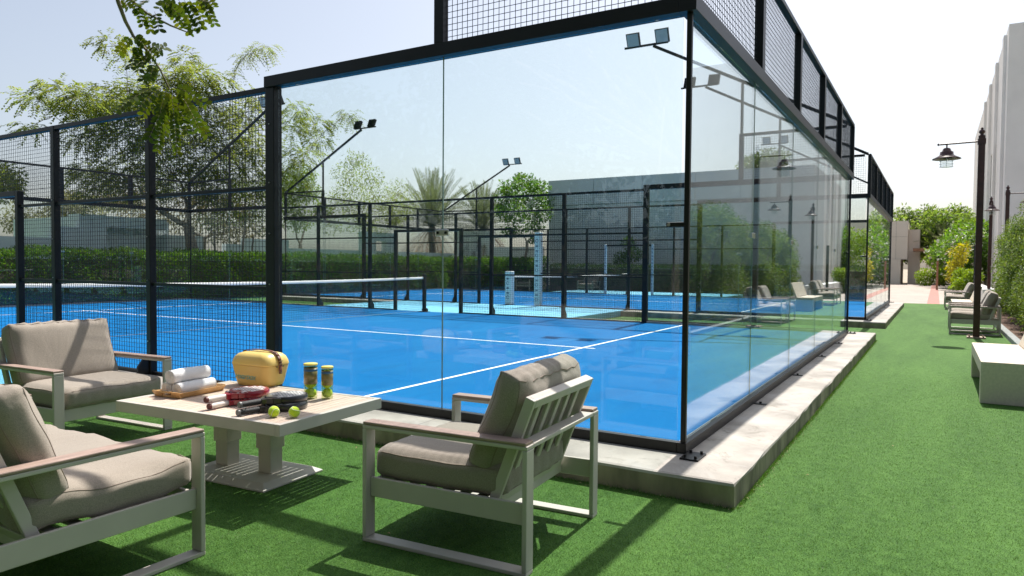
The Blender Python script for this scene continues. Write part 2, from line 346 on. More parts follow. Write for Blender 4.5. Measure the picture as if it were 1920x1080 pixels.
# concrete plinth: a rough-edged slab
def plinth(x0, x1, y0, y1):
    st = .22; pts = []
    def edge(a, b):
        n = max(2, int((Vector(b)-Vector(a)).length/st)); return [Vector(a).lerp(Vector(b), i/n) for i in range(n)]
    cs = [(x0, y0), (x1, y0), (x1, y1), (x0, y1)]
    for i in range(4): pts += edge(cs[i], cs[(i+1) % 4])
    n = len(pts); rj = [random.uniform(-.006, .006) for _ in range(n)]; vs = []
    c = Vector(((x0+x1)/2, (y0+y1)/2))
    for zi, (z, ins) in enumerate(((G-.02, 0), (-.022, .0), (-.006, .004), (0, .022))):
        for k, p in enumerate(pts):
            q = Vector((min(max(p.x, x0+ins), x1-ins), min(max(p.y, y0+ins), y1-ins)))
            dx = (q-c); s_ = Vector((math.copysign(1, dx.x) if abs(p.x-x0) < .01 or abs(p.x-x1) < .01 else 0, math.copysign(1, dx.y) if abs(p.y-y0) < .01 or abs(p.y-y1) < .01 else 0))
            q += s_*rj[(k*7+zi*3) % n]; vs.append((q.x, q.y, z))
    fs = [(z*n+k, z*n+(k+1) % n, (z+1)*n+(k+1) % n, (z+1)*n+k) for z in range(3) for k in range(n)]+[tuple(range(3*n, 4*n))]
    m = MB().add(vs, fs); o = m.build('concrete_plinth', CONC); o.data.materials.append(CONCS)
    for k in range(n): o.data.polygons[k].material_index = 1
    return struct(o)
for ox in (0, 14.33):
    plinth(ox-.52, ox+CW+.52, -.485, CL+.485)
    struct(slab('court_surface', COURT, (ox+.015, .015, -.05), (ox+CW-.015, CL-.015, .005)))
    m = MB(); w = .025; a, b = .06, CW-.06
    m.box((ox+a, 3.15-w, .0055), (ox+b, 3.15+w, .0085)); m.box((ox+a, CL-3.15-w, .0055), (ox+b, CL-3.15+w, .0085))
    m.box((ox+CW/2-w, 2.95, .0056), (ox+CW/2+w, 3.15-w, .0084)); m.box((ox+CW/2-w, 3.15+w, .0056), (ox+CW/2+w, CL-3.15-w, .0084)); m.box((ox+CW/2-w, CL-3.15+w, .0056), (ox+CW/2+w, CL-2.95, .0084))
    struct(m.build('court_lines', LINE))
struct(slab('walkway', TURQ, (CW+.528, 6.1, G-.005), (13.80, 14.4, .0))) 
struct(slab('walkway', TURQ, (-2.6, 6.75, G-.005), (-.528, 13.2, .0)))
struct(slab('walkway', TURQ, (25.06, 6.1, G-.005), (28.4, 14.4, .0)))
# thin turquoise paint carried over the plinth to the gates
struct(slab('gate_threshold', TURQ, (CW+.06, 6.12, .0005), (13.8, 14.38, .004))); struct(slab('gate_threshold', TURQ, (13.81, 6.12, .0005), (14.27, 14.38, .004)))
struct(slab('gate_threshold', TURQ, (-.53, 6.77, .0005), (-.06, 13.18, .004))); struct(slab('gate_threshold', TURQ, (14.33+CW+.06, 6.12, .0005), (25.05, 14.38, .004)))

def wire_panel(w, h, pitch=.05, r=.0019):
    """square wire mesh in the local XZ plane, real wires"""
    nx = max(1, round(w/pitch)); nz = max(1, round(h/pitch)); V = []; 
    X = np.linspace(0, w, nx+1); Z = np.linspace(0, h, nz+1)
    def bars(c, L, vertical):
        n = len(c); z = np.zeros(n); out = []
        for e in (0, L):
            for a, b in ((-r, -r), (r, -r), (r, r), (-r, r)):
                off = 0 if vertical else 2*r
                out.append(np.stack([c+a, z+b+off, z+e], 1) if vertical else np.stack([z+e, z+b+off, c+a], 1))
        V = np.stack(out, 1).reshape(-1, 3); base = (np.arange(n)*8)[:, None, None]
        F = (np.array([[0, 1, 5, 4], [1, 2, 6, 5], [2, 3, 7, 6], [3, 0, 4, 7]])[None]+base).reshape(-1, 4); return V, F
    V1, F1 = bars(X, h, True); V2, F2 = bars(Z, w, False)
    return np.concatenate([V1, V2]), np.concatenate([F1, F2+len(V1)])
WM = {}
def mesh_panel(cage, x, y, z, w, h, along):   # along 'x' or 'y'
    k = (round(w, 3), round(h, 3))
    if k not in WM:
        V, F = wire_panel(w, h); o = npmesh('mesh_panel', V, F, WIRE, cage); WM[k] = o.data
    else:
        o = bpy.data.objects.new('mesh_panel', WM[k]); C.objects.link(o); o.parent = cage
    o.location = (x, y, z); o.rotation_euler[2] = 0 if along == 'x' else pi/2
H = 2.95; HB = .105; TOP = 4.0
def bolt(m, p, ax, r=.011, l=.012):
    p = Vector(p); a = Vector(ax); m.tube([p, p+a*l], r, 6)
JOINT = mat('glass_joint', (.16, .24, .22), .3)
def rivets(t, x, y, s):
    for z in (.38, 1.06, 1.55, 2.04, 2.6): m = MB(); bolt(m, (x, y, z), (-s, 0, 0), .007, .010); m.build('bolt', STEEL, t)
def cage():
    t = empty('court_enclosure', (0, 0, 0))
    B = lambda a, b, n='rail', bv=.003: MB().box(a, b).build(n, BLACK, t, bv)
    gt = .006
    for ey, s in ((0, 1), (CL, -1)):           # end walls
        yo = ey-s*.047; yi = ey+s*.016
        lo, hi = sorted((yo, yi))
        B((-.047, lo, .0), (CW+.047, hi, .072), 'bottom_rail')
        MB().box((-.0, *sorted((yi+s*.001, yi+s*.03))[:1], .006), (CW, sorted((yi+s*.001, yi+s*.03))[1], .05)).build('rail_ledge', mat('ledge_grey', (.30, .29, .27), .5) if 'ledge_grey' not in bpy.data.materials else bpy.data.materials['ledge_grey'], t)
        lo, hi = sorted((ey-s*.078, ey+s*.04))
        B((-.078, lo, H), (CW+.078, hi, H+HB), 'top_beam')
        for i in range(5):
            MB().box((i*PX+.006+(.02 if i == 0 else 0), ey-gt, .0725), ((i+1)*PX-.006-(.02 if i == 4 else 0), ey+gt, H-.001)).build('glass_panel', GLASS, t)
            if i: MB().box((i*PX-.0035, ey-gt*.8, .0725), (i*PX+.0035, ey+gt*.8, H-.001)).build('glass_joint', JOINT, t)
            mesh_panel(t, i*PX+.05, ey-s*.02, H+HB, PX-.1, TOP-.06-H-HB, 'x')
        for i in range(6):
            px = i*PX; w = .055 if i not in (0, 5) else .045
            lo, hi = sorted((ey-s*.075, ey+s*.0))
            B((px-w, lo, H+HB+.001), (px+w, hi, TOP-.051), 'upper_post')
            if 0 < i < 5:
                lo, hi = sorted((yo-s*.11, yo-s*.001))
                m = MB().box((px-.03, lo, .001), (px+.03, hi, .008)); bolt(m, (px, (lo+hi)/2, .008), (0, 0, 1), .012, .016); m.build('foot_clamp', BLACK, t)
                lo, hi = sorted((ey-s*.016, ey-s*.0065))
                cl = MB().box((px-.06, lo, 1.53), (px+.06, hi, 1.58)).build('glass_clamp', STEEL, t, .004)
        lo, hi = sorted((ey-s*.07, ey+s*.0))
        B((-.07, lo, TOP-.05), (CW+.07, hi, TOP), 'top_rail')
    for ex, s in ((0, 1), (CW, -1)):           # side walls
        xo, xi = ex-s*.047, ex+s*.016
        for half in (0, 1):
            Y = (lambda v: v) if half == 0 else (lambda v: CL-v)
            def BY(x0, x1, y0, y1, z0, z1, n, bv=.003):
                a = sorted((x0, x1)); b = sorted((Y(y0), Y(y1))); return B((a[0], b[0], z0), (a[1], b[1], z1), n, bv)
            BY(xo, xi, .0165, 2*P_-.06, 0, .072, 'bottom_rail')
            BY(ex-s*.078, ex+s*.04, .0405, 2*P_+.06, H+.0005, H+HB-.0005, 'top_beam')
            BY(xi+s*.001, xi+s*.03, .0475, 2*P_-.06, .006, .05, 'rail_ledge').data.materials[0] = bpy.data.materials['ledge_grey']
            for i in range(2):
                a = sorted((Y(i*P_+(.03 if i == 0 else .006)), Y((i+1)*P_-(.006 if i == 0 else .062))))
                MB().box((ex-gt, a[0], .0725), (ex+gt, a[1], H-.001)).build('glass_panel', GLASS, t)
            MB().box((ex-gt*.8, Y(P_)-.0035, .0725), (ex+gt*.8, Y(P_)+.0035, H-.001)).build('glass_joint', JOINT, t)
            a = sorted((Y(.05), Y(P_-.05))); mesh_panel(t, ex-s*.02, a[0], H+HB, P_-.1, TOP-.06-H-HB, 'y')
            BY(ex-s*.07, ex+s*.0, .071, P_+.045, TOP-.05, TOP, 'top_rail')
            BY(ex-s*.075, ex+s*.0, P_-.045, P_+.045, H+HB+.001, TOP-.051, 'upper_post')
            # corner post, bracket
            BY(ex-s*.022-.018, ex-s*.022+.018, .0-.04+.0, -.004, .0725, H-.001, 'corner_post', .006)
            a = sorted((ex-s*.032, ex-s*.008)); b = sorted((Y(-.01), Y(.12)))
            m = MB().box((a[0], b[0], 1.53), (a[1]-.001, b[1], 1.565)); br = m.build('corner_bracket', BLACK, t, .008)
            m = MB(); bolt(m, (ex-s*.032, Y(.10), 1.548), (-s, 0, 0), .012, .006); m.build('bolt', STEEL, br)
            a = sorted((ex-s*.016, ex-s*.0065)); m = MB().box((a[0], Y(P_)-.065, 1.50), (a[1], Y(P_)+.065, 1.552)); cl = m.build('glass_clamp', STEEL, t, .004)
            m = MB(); bolt(m, (ex-s*.016, Y(P_)-.04, 1.526), (-s, 0, 0), .013, .006); m.build('clamp_bolt', BLACK, cl); m = MB(); bolt(m, (ex-s*.016, Y(P_)+.04, 1.526), (-s, 0, 0), .013, .006); m.build('clamp_bolt', BLACK, cl)
            # base plate at the corner
            a = sorted((ex-s*.20, ex-s*.048)); b = sorted((Y(-.12), Y(.05)))
            a = sorted((ex-s*.19, ex+s*.01)); b = sorted((Y(-.17), Y(-.049)))
            m = MB().box((a[0], b[0], .001), (a[1], b[1], .012))
            for bx in (.15, .85):
                for by in (.2, .8): bolt(m, (a[0]+(a[1]-a[0])*bx, b[0]+(b[1]-b[0])*by, .012), (0, 0, 1), .010, .018)
            m.build('base_plate', BLACK, t)
            # big post and mesh bays
            BY(ex-s*.06, ex+s*.04, 2*P_-.059, 2*P_+.059, 0, H-.001, 'post', .006); rivets(t, ex-s*.0605, Y(2*P_), s)
            for i in (3, 4):
                BY(ex-s*.045, ex+s*.035, i*P_-.04, i*P_+.04, 0, H+.02, 'post', .005); rivets(t, ex-s*.0455, Y(i*P_), s)
            for i in (2, 3, 4):
                y = i*P_; a = sorted((Y(y-.07), Y(y+.07)))
                m = MB(); poly = [(-.13, 0), (0, 0), (0, .24), (-.04, .22), (-.13, .10)]
                xx = ex-s*.046
                vs = [(xx+s*px, a[0]+.055, z) for px, z in poly]+[(xx+s*px, a[1]-.055, z) for px, z in poly]; n = 5
                m.add(vs, [tuple(range(n-1, -1, -1)), tuple(range(n, 2*n))]+[(k, (k+1) % n, n+(k+1) % n, n+k) for k in range(n)])
                q = sorted((xx, xx-s*.15)); m.box((q[0], a[0], .001), (q[1], a[1], .01)); m.build('post_foot', BLACK, t)
            for i0, i1, off0, off1 in ((2, 3, .06, .04), (3, 4, .04, .04)):
                y0 = i0*P_+off0; y1 = i1*P_-off1
                for z in (.0, 1.0, 1.98):
                    BY(ex-s*.02, ex+s*.02, y0, y1, z, z+.035, 'rail', .002)
                a = sorted((Y(y0), Y(y1)))
                mesh_panel(t, ex+s*.024, a[0], .035, y1-y0, H+.02-.035, 'y')
            BY(ex-s*.04, ex+s*.03, 2*P_+.061, 4*P_-.041, H-.03, H+.02, 'top_rail')
            # narrow bay by the gate and the gate post
            BY(ex-s*.04, ex+s*.03, 4*P_+.041, CL/2 if half == 0 else CL/2+.001, H-.03, H+.02, 'top_rail')
            for z in (.0, 1.0): BY(ex-s*.02, ex+s*.02, 4*P_+.04, 9.0, z, z+.035, 'rail', .002)
            BY(ex-s*.02, ex+s*.02, 4*P_+.04, 9.0, 1.98, 2.015, 'rail', .002)
            a = sorted((Y(4*P_+.04), Y(9.0))); mesh_panel(t, ex+s*.024, a[0], .035, 9.0-4*P_-.04, 2.17, 'y')
            BY(ex-s*.045, ex+s*.035, 9.001, 9.08, 0, 2.2, 'gate_post', .005)
            BY(ex-s*.045, ex+s*.035, 9.081, CL/2-.0005, 2.13, 2.2, 'gate_header', .003)
            a = sorted((Y(4*P_+.04), Y(CL/2))); mesh_panel(t, ex+s*.024, a[0], 2.21, CL/2-4*P_-.04, H-.03-2.21, 'y')
            # light arm: leans from the corner toward the court centre
            p0 = (ex-s*.03, Y(0), TOP+.0); p1 = (ex-s*.03, Y(3.95), 6.08)
            sy = 1 if half == 0 else -1; xa = ex-s*.03
            arm = MB().bar(p0, p1, .06, .06).bar((xa, Y(P_), TOP+.002), (xa, Y(P_), 5.03), .05, .05, (1, 0, 0)).bar((xa, Y(3.62), 6.12), (xa, Y(4.62), 6.12), .04, .04).build('light_arm', BLACK, t)
            for dy in (3.74, 4.40):
                f = MB().box((-.15, -.03, -.15), (.15, .03, .15))
                for q in range(9): f.box((-.14+q*.033, -.060, -.14), (-.132+q*.033, -.031, .15))
                mt = Matrix.Translation((xa+s*.05, Y(dy), 6.26)) @ Matrix.Rotation(-s*pi/2, 4, 'Z') @ Matrix.Rotation(R(-24), 4, 'X')
                f.xf(mt); fo = f.build('floodlight', BLACK, arm)
                l = MB().box((-.13, .031, -.13), (.13, .034, .13)).xf(mt); l.build('lamp_lens', LENS, fo)
    return t
LENS = mat('lamp_lens', (.50, .51, .51), .5)
cg = cage()
tag(cg, 'nearest black steel and glass padel court cage with its corner by the camera', 'court enclosure', 'padel court enclosures')
c2 = copy_tree(cg); c2.location = (14.33, 0, 0)
tag(c2, 'second black steel and glass padel court cage standing behind the nearest one', 'court enclosure', 'padel court enclosures')

# nets
def net(ox, label, pads):
    t = empty('court_net', (ox, CL/2, .005), 0, label, 'net', 'padel court nets')
    a, b = .12, CW-.12; h0, h1 = .93, .885
    zt = lambda x: h1+(h0-h1)*((x-(a+b)/2)/((b-a)/2))**2
    # mesh
    r = .0016; xs = np.linspace(a+.06, b-.06, 210); V = []; F = []
    m = MB()
    for x in xs: m.box((x-r, -r, .03), (x+r, r, zt(x)-.05))
    for j in range(18):
        z0 = .03+j*(.83-.03)/17
        for i in range(20):
            x0 = a+.06+(b-a-.12)*i/20; x1 = a+.06+(b-a-.12)*(i+1)/20; k = (.03+(zt(x0)-.08)*j/17, .03+(zt(x1)-.08)*j/17)
            m.bar((x0, r*2.2, k[0]), (x1, r*2.2, k[1]), r*2, r*2)
    m.build('net_mesh', WIRE, t)
    pts = [(a+.05+(b-a-.1)*i/60, 0) for i in range(61)]; vs = []
    for i, (x, y) in enumerate(pts):
        z = zt(x); wv = .002*sin(i*1.9)+.0015*sin(i*4.3)
        vs += [(x, -.009+wv, z-.058), (x, -.009+wv*.6, z-.006), (x, 0, z), (x, .009+wv, z-.006), (x, .009+wv, z-.058)]
    fs = [(i*5+j, (i+1)*5+j, (i+1)*5+j+1, i*5+j+1) for i in range(60) for j in range(4)]
    m = MB(); m.add(vs, fs, True); m.build('top_band', WHITE, t)
    for x in (a, b):
        sx = 1 if x == b else -1
        m = MB().box((x-.04, -.04, 0), (x+.04, .04, 1.0)).box((x-.06, -.16, 0), (x+.06, .16, .015))
        m.tube([(x+sx*.03, -.07, .05), (x+sx*.03, .07, .05)], .05, 12); m.build('net_post', BLACK, t, .006)
    m = MB().tube([(a+.06, 0, .03), (b-.06, 0, .03)], .006, 6); m.build('bottom_cord', WHITE, t)
    if pads:
        for x in (a,):
            o = MB().box((x-.13, -.11, .02), (x+.11, .11, 1.06)).build('post_pad', PAD, t, .02)
            marks(x-.132, 0, .18, .95, o, .05)
    return t
PAD = mat('white_pad', (.72, .74, .74), .6, noise=(8, .06)); INK = mat('pad_print', (.03, .06, .12), .6)
def marks(x, y, z0, z1, parent, w):
    m = MB(); n = int((z1-z0)/.15)
    for i in range(n):
        z = z0+i*.15
        if i % 3 == 0:
            pts = [(x, y+w*cos(k*pi/8), z+.06+w*sin(k*pi/8)) for k in range(17)]; m.tube(pts, .008, 4, False)
        else:
            for j in range(3): m.box((x-.003, y-w+j*w*.72, z+.02), (x+.001, y-w+j*w*.72+w*.45, z+.075))
    m.build('pad_print', INK, parent)
net(0, 'low net with white top band across the nearest blue court', False)
net(14.33, 'low net with printed white band and padded end post across the second court', True)
# white protective pads on the second court's gate posts
for i, (x, y, lb) in enumerate(((14.33, 9.04, 'tall printed white foam pad wrapped on near gate post of the second court'),
                         (24.53, 9.04, 'tall white foam pad on the far gate post nearer the glass end'),
                         (24.53, 11.23, 'tall white foam pad on the far gate post nearer the hedge end'))):
    pw_ = .11 if i == 0 else .06; o = MB().box((x-pw_, y-pw_*.8, .02), (x+pw_, y+pw_*.8, 2.28 if i == 0 else 2.22)).build('gate_post_pad', PAD, None, .02)
    tag(o, lb, 'post pad', 'white pads on gate posts'); marks(x-pw_-.002, y, .15, 2.15, o, .045 if i == 0 else .02)

# ------------------------------------------------------------------ lounge furniture
def cushion(name, w, dd, h, rad, bulge, m, parent, mtx, seed=0, wr=.004, n=22, ears=0):
    bm = bmesh.new(); bmesh.ops.create_cube(bm, size=1)
    bmesh.ops.subdivide_edges(bm, edges=bm.edges[:], cuts=n, use_grid_fill=True)
    rg = random.Random(seed); ph = [rg.uniform(0, 6.28) for _ in range(8)]
    def f(p):
        q = Vector((p.x*w, p.y*dd, p.z*h)); inn = Vector((max(-w/2+rad, min(w/2-rad, q.x)), max(-dd/2+rad, min(dd/2-rad, q.y)), max(-h/2+rad, min(h/2-rad, q.z))))
        e = q-inn
        if e.length > 1e-6: q = inn+e.normalized()*rad
        u, v = 2*p.x, 2*p.y; k = (1-u**4)*(1-v**4)
        q.z += bulge*k*(1 if p.z > 0 else -.55)*min(1, abs(p.z)*2.2)
        side = (1-(2*p.z)**2)
        q.x += math.copysign(.014*side*(1-v**4), p.x)*(abs(u) > .9); q.y += math.copysign(.014*side*(1-u**4), p.y)*(abs(v) > .9)
        edge = max(abs(u), abs(v))**6
        if ears:
            cr = (abs(u)*max(0, v))**7; q += Vector((math.copysign(.018, u), .02, -.01))*cr*ears
        a = q.x*26+ph[0]; b = q.y*24+ph[1]
        wr_ = wr*1.5; q.z += wr_*(sin(a+2*sin(b*.5+ph[2]))*.5*edge+sin(q.x*9+ph[3])*sin(q.y*8+ph[4])*.9+sin(q.x*55+q.y*11+ph[5])*.45*edge)
        q.z -= .010*max(0, 1-((u-.1*sin(ph[7]))**2+(v*.9)**2)*1.6)*(p.z > 0); q.y += wr*.9*sin(q.x*60+ph[6]+q.z*9)*edge*(1 if abs(v) > .8 else .0)
        return q
    for v in bm.verts: v.co = f(v.co.copy())
    me = bpy.data.meshes.new(name); bm.to_mesh(me); bm.free()
    me.polygons.foreach_set('use_smooth', [True]*len(me.polygons)); me.materials.append(m)
    o = bpy.data.objects.new(name, me); C.objects.link(o); o.parent = parent; o.matrix_local = mtx
    mp = MB()
    for pz in (.40, -.40):
        path = []
        for i in range(4*14):
            s_, t_ = divmod(i, 14); t_ = t_/14-.5
            p = [(t_, -.5), (.5, t_), (-t_, .5), (-.5, -t_)][s_]; path.append(f(Vector((p[0], p[1], pz))))
        path.append(path[0]); path.append(path[1]); mp.tube(path, .0028, 5, False)
    po = mp.build('piping', PIPE, o); return o
def chair(name, w, label, dp=.93, seed=0, kind='chair', group='padded lounge chairs with slatted metal frames', seats=1, wx=0):
    t = empty(name, (0, 0, 0), 0, label, kind, group); hw = w/2; hd = dp/2; bw = .075; th = .024; H_ = .60
    for s in (-1, 1):
        x0, x1 = sorted((s*hw, s*(hw-bw)))
        m = MB()
        m.box((x0, -hd, 0), (x1, hd, .02)); m.box((x0, hd-th, .0205), (x1, hd, H_-.021)); m.box((x0, -hd, .0205), (x1, -hd+th, H_-.021)); m.box((x0, -hd, H_-.0205), (x1, hd, H_-.001))
        m.box((s*hw-s*.045-.010, -hd+th+.001, .225), (s*hw-s*.045+.010, hd-th-.001, .325))
        m.build('side_frame', FRAME, t, .004)
        MB().box((x0-.002, -hd+.006, H_), (x1+.002, hd-.004, H_+.016)).build('armrest', ARMW, t, .005)
    m = MB().box((-hw+.056, hd-.05, .225), (hw-.056, hd-.03, .315)).box((-hw+.056, -hd+.20, .235), (hw-.056, -hd+.24, .28))
    for i in range(6): y = -hd+.28+i*.1; m.box((-hw+.056, y, .285), (hw-.056, y+.05, .297))
    m.build('seat_frame', FRAME, t, .003)
    MB().box((-hw+bw+.001, -hd+.001, H_-.022), (hw-bw-.001, -hd+.076, H_+.0)).build('rear_crossbar', FRAME, t, .004)
    # leaning slatted back
    yb, zb, yt, zt = hd-.71, .285, hd-.905, .80; ins = hw-bw-.02
    m = MB(); D = Vector((0, yt-yb, zt-zb)).normalized(); up = Vector((1, 0, 0))
    for s in (-1, 1): m.bar((s*ins, yb, zb), (s*ins, yt, zt), .05, .028, up)
    A = Vector((0, yb, zb)); B_ = Vector((0, yt, zt)); q = D*.022
    m.bar((-ins+.014, B_.y-q.y, B_.z-q.z), (ins-.014, B_.y-q.y, B_.z-q.z), .05, .044, D)
    m.bar((-ins+.014, A.y+q.y, A.z+q.z), (ins-.014, A.y+q.y, A.z+q.z), .05, .044, D)
    n = max(4, round(w/.16))-1
    for i in range(1, n+1):
        x = -ins+2*ins*i/(n+1); a = A+D*.045; b = B_-D*.045
        m.bar((x, a.y, a.z), (x, b.y, b.z), .018, .042, up)
    m.build('back_frame', FRAME, t, .004)
    cw = w-2*bw-.012
    for k in range(seats):
        sw = cw/seats; cx = -cw/2+sw*(k+.5)
        cushion('seat_cushion', sw-.004, .76, .155, .045, .022+wx*.01, CANV, t, Matrix.Translation((cx, hd-.385, .30+.085)), seed+k, .004+wx*.006)
        ang = math.atan2(yb-yt, zt-zb)
        N = Vector((0, D.z, -D.y)); cpos = Vector((cx, yb, zb))+D*.345+N*.128
        mx = Matrix.Translation(cpos) @ Matrix.Rotation(pi/2+ang, 4, 'X')
        cushion('back_cushion', sw-.004, .52, .175, .07, .025, CANV, t, mx, seed+5+k, .006, ears=1)
    return t
def put(o, x, y, deg, z=G):
    o.location = (x, y, z); o.rotation_euler[2] = R(deg); return o
cA = put(chair('lounge_chair', .93, 'lounge chair seen from behind with slatted back, in front of the glass wall', seed=3), -2.029+.465*cos(R(4))+.465*sin(R(4)), 1.018+.465*sin(R(4))-.465*cos(R(4)), 4)
cC = put(chair('lounge_chair', .97, 'lounge chair facing the table from behind, its cushion crossed by a post shadow', seed=21), -1.591, 4.50, 184)
cB = put(chair('lounge_sofa', 1.72, 'wide low lounge sofa cut off by the left edge, in the foreground beside the table', seed=33, kind='sofa', group=None, wx=1), -2.56-.465, 1.535+.86, -90)
FRAME2 = FRAME
right = [((13.72, -2.21, -2), 'grey cushioned lounge chair directly behind the brown lamp post pole'),
         ((14.85, -2.21, 1), 'lounge chair half hidden beyond the one behind the lamp post'),
         ((24.3, -2.22, 0), 'far lounge chair at the end of the lawn past the second stone bench'),
         ((25.4, -2.22, 2), 'farthest lounge chair at the paving edge by the planting bed')]
proto = chair('lounge_chair', .93, 'x', seed=50)
for i, ((x, y, a), lb) in enumerate(right):
    o = proto if i == 0 else copy_tree(proto)
    put(o, x, y, a); o['label'] = lb
for (x, y, a, lb) in ((29.6, 18.2, 90, 'pale lounge chair beyond both courts, left one seen under the far net band'), (29.6, 14.4, 90, 'pale lounge chair beyond both courts, right one seen under the far net band')):
    o = put(copy_tree(proto), x, y, a); o['label'] = lb

def bench(x0, lb):
    t = empty('stone_bench', (x0, -1.89, G), 0, lb, 'bench', 'cast stone benches along the lawn edge'); L = 2.25; Dp = .78
    m = MB().box((0, -Dp, 0), (.16, 0, .439)).build('end_slab', STONE, t, .006)
    m = MB().box((L-.16, -Dp, 0), (L, 0, .439)).build('end_slab', STONE, t, .006)
    MB().box((.161, -Dp, .30), (L-.161, 0, .439)).build('seat_slab', STONE, t, .006)
    m = MB(); pr = [(-.50, .442), (-.565, .442), (-.74, .90), (-.675, .905)]
    m.add([(.03, y, z) for y, z in pr]+[(L-.03, y, z) for y, z in pr], [(0, 1, 2, 3), (7, 6, 5, 4)]+[((k+1) % 4, k, 4+k, 4+(k+1) % 4) for k in range(4)])
    m.build('backrest', STONE, t, .012); return t
bench(4.19, 'nearest pale stone bench with slanted back at the right edge of the lawn')
bench(19.6, 'second pale stone bench farther along the lawn between lounge chairs')

# table -------------------------------------------------------------
TH = R(4); TZ = .50
tb = empty('coffee_table', (-1.973, 1.697, G), TH, 'square-edged pale slatted coffee table on two pedestals holding rackets and a cooler', 'table'); TW, TL = .93, 1.46
fw = .035
m = MB().box((0, 0, TZ-.07), (TW, fw, TZ)).box((0, TL-fw, TZ-.07), (TW, TL, TZ)).box((0, fw+.0005, TZ-.07), (fw, TL-fw-.0005, TZ)).box((TW-fw, fw+.0005, TZ-.07), (TW, TL-fw-.0005, TZ))
m.build('table_frame', FRAME, tb, .003)
m = MB(); n = 28; pw = (TL-2*fw)/n
for i in range(n): m.box((fw+.001, fw+i*pw+.0025, TZ-.018), (TW-fw-.001, fw+(i+1)*pw-.0025, TZ-.002))
m.build('tabletop', PLANK, tb, .0015)
m = MB().box((.36, fw+.001, TZ-.05), (.40, TL-fw-.001, TZ-.019)).box((.53, fw+.001, TZ-.05), (.57, TL-fw-.001, TZ-.019)); m.build('under_beam', FRAME, tb)
m = MB(); bx0, bx1, by0, by1 = .20, .73, .34, 1.12
m.add([(bx0, by0, .0), (bx1, by0, .0), (bx1, by1, .0), (bx0, by1, .0), (bx0, by0, .012), (bx1, by0, .012), (bx1, by1, .012), (bx0, by1, .012), (bx0+.05, by0+.05, .04), (bx1-.05, by0+.05, .04), (bx1-.05, by1-.05, .04), (bx0+.05, by1-.05, .04)],
      [(3, 2, 1, 0), (0, 1, 5, 4), (1, 2, 6, 5), (2, 3, 7, 6), (3, 0, 4, 7), (4, 5, 9, 8), (5, 6, 10, 9), (6, 7, 11, 10), (7, 4, 8, 11), (8, 9, 10, 11)])
m.build('base_plate', FRAME, tb, .003)
for cy in (.55, .95):
    MB().box((.41, cy-.055, .0405), (.515, cy+.055, .20)).build('pedestal', FRAME, tb, .004)
    MB().box((.40, cy-.065, .2005), (.525, cy+.065, TZ-.051)).build('pedestal_sleeve', FRAME, tb, .004)
T = G+TZ
def yz(v): return Matrix.Rotation(v, 4, 'Z')
# tray with towels
TRAYM = mat('bamboo', (.56, .32, .12), .45, noise=(10, .15), stretch=(2, 12, 12), coat=.2)
TOWEL = mat('terry', (.80, .79, .80), .95, noise=(150, .05), bump=(260, .9, .004), sheen=.4)
ta = R(6); tray = empty('serving_tray', (-1.64, 3.0, T), ta, 'honey coloured wooden tray holding rolled towels on the table', 'tray'); a, b = .19, .125
m = MB().box((-a+.01, -b+.01, .001), (a-.01, b-.01, .007)); m.build('tray_base', TRAYM, tray)
m = MB()
for s in (-1, 1):
    m.add([(-a+.01, s*(b-.01), 0), (a-.01, s*(b-.01), 0), (a+.008, s*(b+.008), .036), (-a-.008, s*(b+.008), .036), (-a+.012, s*(b-.020), .0), (a-.012, s*(b-.020), 0), (a, s*(b-.001), .036), (-a, s*(b-.001), .036)],
          [(0, 1, 2, 3), (7, 6, 5, 4), (3, 2, 6, 7), (1, 0, 4, 5), (0, 3, 7, 4), (2, 1, 5, 6)])
m.build('tray_side', TRAYM, tray)
for s in (-1, 1):
    m = MB()
    for y0, y1, z1 in ((-b, -.045, .036), (.045, b, .036)):
        m.add([(s*(a-.01), y0, 0), (s*(a-.01), y1, 0), (s*(a+.010), y1, z1+.006), (s*(a+.010), y0, z1+.006), (s*(a-.02), y0, 0), (s*(a-.02), y1, 0), (s*a, y1, z1+.006), (s*a, y0, z1+.006)], [(0, 1, 2, 3), (7, 6, 5, 4), (3, 2, 6, 7), (0, 3, 7, 4), (2, 1, 5, 6)])
    m.bar((s*(a+.007), -.045, .038), (s*(a+.007), .045, .038), .012, .012); m.bar((s*(a-.012), -.045, .008), (s*(a-.012), .045, .008), .012, .014)
    m.build('tray_handle', TRAYM, tray)
